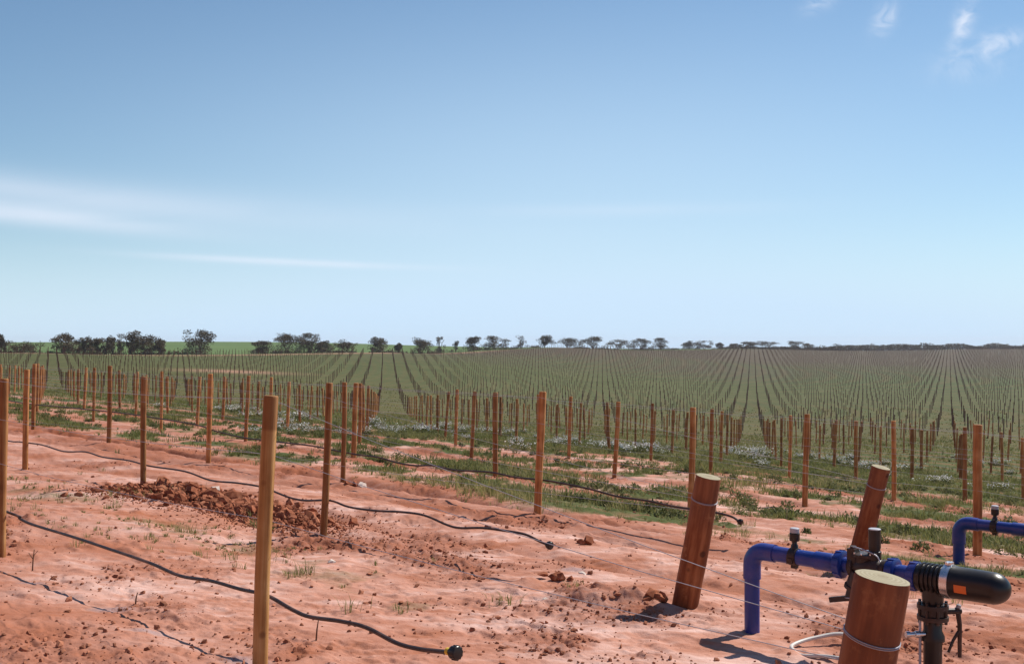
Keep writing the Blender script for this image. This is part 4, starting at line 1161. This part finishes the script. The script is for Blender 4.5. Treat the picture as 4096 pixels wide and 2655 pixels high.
# ------------------------------------------------------------------ trees along the far edge
def tree(x, y, h, w, kind, label, seed):
    r_ = np.random.default_rng(seed); z0 = float(level(x, y)) - .1
    w = w * ((1.38 if x > -20 else 1.25) if kind == 't' else 1.12)
    root = empty('mallee_tree', (x, y, z0)); tag(root, label, 'tree', 'mallee trees along the far edge of the vineyard')
    mb = MB(); tips = []
    ns = {'t': 4, 'r': 3, 's': 3, 'bush': 5}[kind]
    for k in range(ns):
        a = r_.uniform(0, 6.28); q = w * .5 * r_.uniform(.25, .85); zt = h * r_.uniform(.55, .8) if kind != 'bush' else h * .6
        p0 = np.array([r_.normal(0, .12), r_.normal(0, .12), -.2]); p3 = np.array([q * math.cos(a), q * math.sin(a), zt])
        p1 = p0 + (p3 - p0) * np.array([.2, .2, .4]); p2 = p0 + (p3 - p0) * np.array([.55, .55, .75])
        rt = .02 * h + .03
        mb.tube(catmull([p0, p1, p2, p3], 3), np.linspace(rt, rt * .3, 10), 6); tips.append(p3)
        for _ in range(2):
            p4 = p2 + np.array([r_.normal(0, w * .16), r_.normal(0, w * .16), h * .2]); mb.tube([p2, (p2 + p4) / 2 + np.array([0, 0, .1]), p4], [rt * .4, rt * .3, rt * .15], 5); tips.append(p4)
    mb.build('trunk', M_BARK, root)
    # crown: flattened leaf clumps carried on the limb ends
    cs = []
    nc = {'t': 30, 'r': 22, 's': 12, 'bush': 26}[kind]
    lob = r_.uniform(0, 6.28)
    for k in range(nc):
        if kind == 'r':
            d = r_.normal(0, 1, 3); d /= np.linalg.norm(d); c = d * np.array([w * .36, w * .36, h * .34]) * r_.uniform(.3, 1) + np.array([0, 0, h * .56]); cr = np.array([w * .18, w * .18, h * .15])
        elif kind == 'bush':
            c = np.array([r_.uniform(-.45, .45) * w, r_.uniform(-.25, .25) * w, h * r_.uniform(.2, .75)]); cr = np.array([w * .10, w * .10, h * .22])
        else:
            tp = tips[k % len(tips)] if k < len(tips) else tips[r_.integers(len(tips))]
            c = np.array([tp[0], tp[1], 0]) * r_.uniform(.35, 1.15) + np.array([r_.normal(0, w * .09), r_.normal(0, w * .09), 0])
            q = math.hypot(c[0], c[1]) / (w * .5)
            c[2] = h * (.90 - .34 * q * q + r_.normal(0, .06)) if r_.random() < .33 else h * r_.uniform(.20, .84) * (1 - .25 * min(1, q) ** 2)
            f = r_.uniform(.7, 1.25); cr = np.array([w * .15, w * .15, h * .14]) * f
        c[0] = np.clip(c[0], -w * .42, w * .42); cs.append((c, cr))
    zmax = max(c[2] + cr[2] for c, cr in cs)
    xm = max(abs(c[0]) + cr[0] for c, cr in cs)
    Vs, Ts = [], []
    for c, cr in cs:
        c = c.copy(); c[2] *= h / zmax; c[0] *= min(1.3, w * .5 / xm)
        n = int(90 * {'t': 1, 'r': 1.1, 's': .6, 'bush': 1}[kind])
        d = r_.normal(0, 1, (n, 3)); d /= np.linalg.norm(d, axis=1)[:, None]
        p = c + d * r_.uniform(.25, 1.05, (n, 1)) ** .7 * cr
        u = r_.normal(0, 1, (n, 3)); u /= np.linalg.norm(u, axis=1)[:, None]; v = np.cross(u, r_.normal(0, 1, (n, 3))); v /= np.linalg.norm(v, axis=1)[:, None]
        s = r_.uniform(.10, .24, (n, 1)) * (.6 + .08 * h)
        Vs.append(np.stack([p - u * s, p - v * s * .55, p + u * s, p + v * s * .55], 1).reshape(-1, 3)); Ts.append(np.repeat(np.clip(r_.normal(r_.uniform(.25, .75), .2, n), 0, 1), 4))
    V = np.vstack(Vs)
    link('crown', raw_mesh('crown', V, (np.arange(len(V) // 4) * 4)[:, None] + np.array([0, 1, 2, 3]), M_TREE, False, attrs=dict(tint=np.concatenate(Ts))), root)


TREES= [(-112.4, 242.1, 3.18, 10.8, 'bush'), (-116.2, 242.1, 4.54, 2.9, 't'), (-104.2, 246.8, 5.02, 7.5, 't'), (-100.6, 250.3, 4.38, 5.1, 't'), (-98.0, 252.7, 4.16, 4.3, 't'),
     (-95.6, 255.0, 4.74, 3.7, 't'), (-92.4, 257.7, 6.06, 6.5, 't'), (-88.6, 261.1, 5.19, 6.5, 't'), (-86.3, 263.0, 3.84, 3.8, 't'), (-78.9, 269.4, 6.71, 9.4, 't'),
     (-66.2, 282.4, 3.62, 5.9, 't'), (-60.9, 287.4, 5.68, 9.5, 't'), (-55.5, 292.3, 5.68, 7.8, 't'), (-51.9, 295.5, 3.55, 5.0, 't'), (-47.0, 299.7, 3.91, 7.3, 'r'),
     (-38.1, 307.0, 4.77, 6.0, 't'), (-33.6, 314.0, 3.24, 2.8, 'r'), (-28.4, 326.6, 5.05, 7.9, 't'), (-23.0, 338.4, 5.46, 3.6, 's'), (-18.3, 348.0, 3.91, 2.5, 's'), (-13.0, 358.1, 5.1, 5.5, 't'),
     (-6.0, 370.7, 4.96, 8.4, 't'), (3.1, 385.8, 4.84, 5.6, 's'), (12.1, 399.7, 4.92, 6.5, 't'), (21.7, 413.8, 4.24, 10.0, 't'), (33.1, 430.9, 5.36, 9.7, 't'), (44.6, 447.2, 4.56, 10.5, 't'),
     (56.0, 462.3, 5.16, 8.2, 't'), (66.7, 475.7, 5.66, 8.1, 't'), (82.2, 494.2, 4.14, 7.2, 't'), (91.0, 504.2, 4.33, 8.1, 't'), (100.4, 514.5, 3.28, 4.2, 't'), (109.2, 523.9, 2.85, 6.8, 't'),
     (117.4, 532.5, 3.99, 7.7, 't'), (130.3, 545.0, 4.47, 11.4, 't'), (149.6, 562.8, 4.96, 8.6, 't'), (158.1, 570.4, 3.78, 7.4, 't')]
TREES.sort(key=lambda q: q[0] / q[1])
NUM = 'first second third fourth fifth sixth seventh eighth ninth tenth eleventh twelfth thirteenth fourteenth fifteenth sixteenth seventeenth eighteenth nineteenth twentieth'.split()
for k, (x, y, h, w, kind) in enumerate(TREES):
    look = {'bush': 'wide low dark mallee thicket', 's': 'thin sparse mallee tree', 'r': 'rounded mallee tree', 't': 'umbrella-crowned mallee tree'}[kind]
    if kind == 't': look = ('tall ' if h > 5.4 else 'broad ' if w > 8 else 'small ' if h < 4.2 else '') + look
    n = len(TREES)
    where = '%s from the left along the far edge' % NUM[k] if k < 20 else ('%s from the right along the skyline' % NUM[n - 1 - k])
    tree(x, y, h, w, kind, look + ', ' + where, 300 + k)

# low mallee shrubs filling in under and between the trees
SHRUB = []
for k, (x, y, h, w, kind) in enumerate(TREES):
    for q in range(2):
        t = x / y + rng.normal(0, .010); yy = crest(t) * rng.uniform(1.015, 1.05); SHRUB.append((t * yy, yy, h * rng.uniform(.22, .42), w * rng.uniform(.45, .85)))
for k, (x, y, h, w) in enumerate(SHRUB):
    o = link('mallee_shrub', bush_mesh('mallee_shrub', int(170 * w / 3), w * .6, h, .22, M_TREE, 700 + k)); o.location = (x, y, float(level(x, y)) - .15)
    tag(o, 'low dark shrub growing beneath the trees along the far field edge', 'shrub', 'low shrubs under the far trees')


# the dark scrub that closes the skyline on the right: one mass
def scrub():
    Vs, Ts = [], []
    for t in np.arange(.20, .58, .00135):
        t = t + rng.normal(0, .0006); y = crest(t) * rng.uniform(1.01, 1.06); x = t * y
        k = sstep(.27, .33, t); h = (1.4 + 1.9 * k) * (.65 + .75 * vnoise(np.array([t * 55]), np.array([1.0]), 5)[0]) + (rng.random() < .05) * 1.2; w = rng.uniform(1.6, 3.4)
        z = float(level(x, y)) - .3; n = 150
        d = rng.normal(0, 1, (n, 3)); d /= np.linalg.norm(d, axis=1)[:, None]
        p = d * rng.uniform(.3, 1, (n, 1)) ** .6 * np.array([w, w, h * .55]) + np.array([x, y, z + h * .5])
        u = rng.normal(0, 1, (n, 3)); u /= np.linalg.norm(u, axis=1)[:, None]; v = np.cross(u, rng.normal(0, 1, (n, 3))); v /= np.linalg.norm(v, axis=1)[:, None]
        s = rng.uniform(.2, .5, (n, 1))
        Vs.append(np.stack([p - u * s, p - v * s * .6, p + u * s, p + v * s * .6], 1).reshape(-1, 3)); Ts.append(np.repeat(np.clip(rng.normal(rng.uniform(.2, .7), .2, n), 0, 1), 4))
    V = np.vstack(Vs)
    o = link('treeline', raw_mesh('treeline', V, (np.arange(len(V) // 4) * 4)[:, None] + np.array([0, 1, 2, 3]), M_TREE, False, attrs=dict(tint=np.concatenate(Ts))))
    tag(o, 'unbroken line of dark scrub closing the skyline on the right', 'scrub', kind='stuff')


scrub()

# ------------------------------------------------------------------ the air: a little haze over the far slope
def haze():
    mb = MB(); x0, x1, y0, y1, z0, z1 = -2080, 2080, -2080, 2080, -45.0, 14.0
    mb.box(((x0 + x1) / 2, (y0 + y1) / 2, (z0 + z1) / 2), ((x1 - x0) / 2, (y1 - y0) / 2, (z1 - z0) / 2))
    m = bpy.data.materials.new('thin_haze'); m.use_nodes = True
    N, L = m.node_tree.nodes, m.node_tree.links; N.remove(N['Principled BSDF'])
    v = nd(N, 'ShaderNodeVolumePrincipled', inp={'Color': (.86, .86, .98, 1), 'Density': .00016, 'Anisotropy': .2})
    L.new(v.outputs[0], N['Material Output'].inputs['Volume'])
    o = mb.build('haze', m); tag(o, 'thin pale haze over the far paddock', 'haze', kind='stuff')


haze()
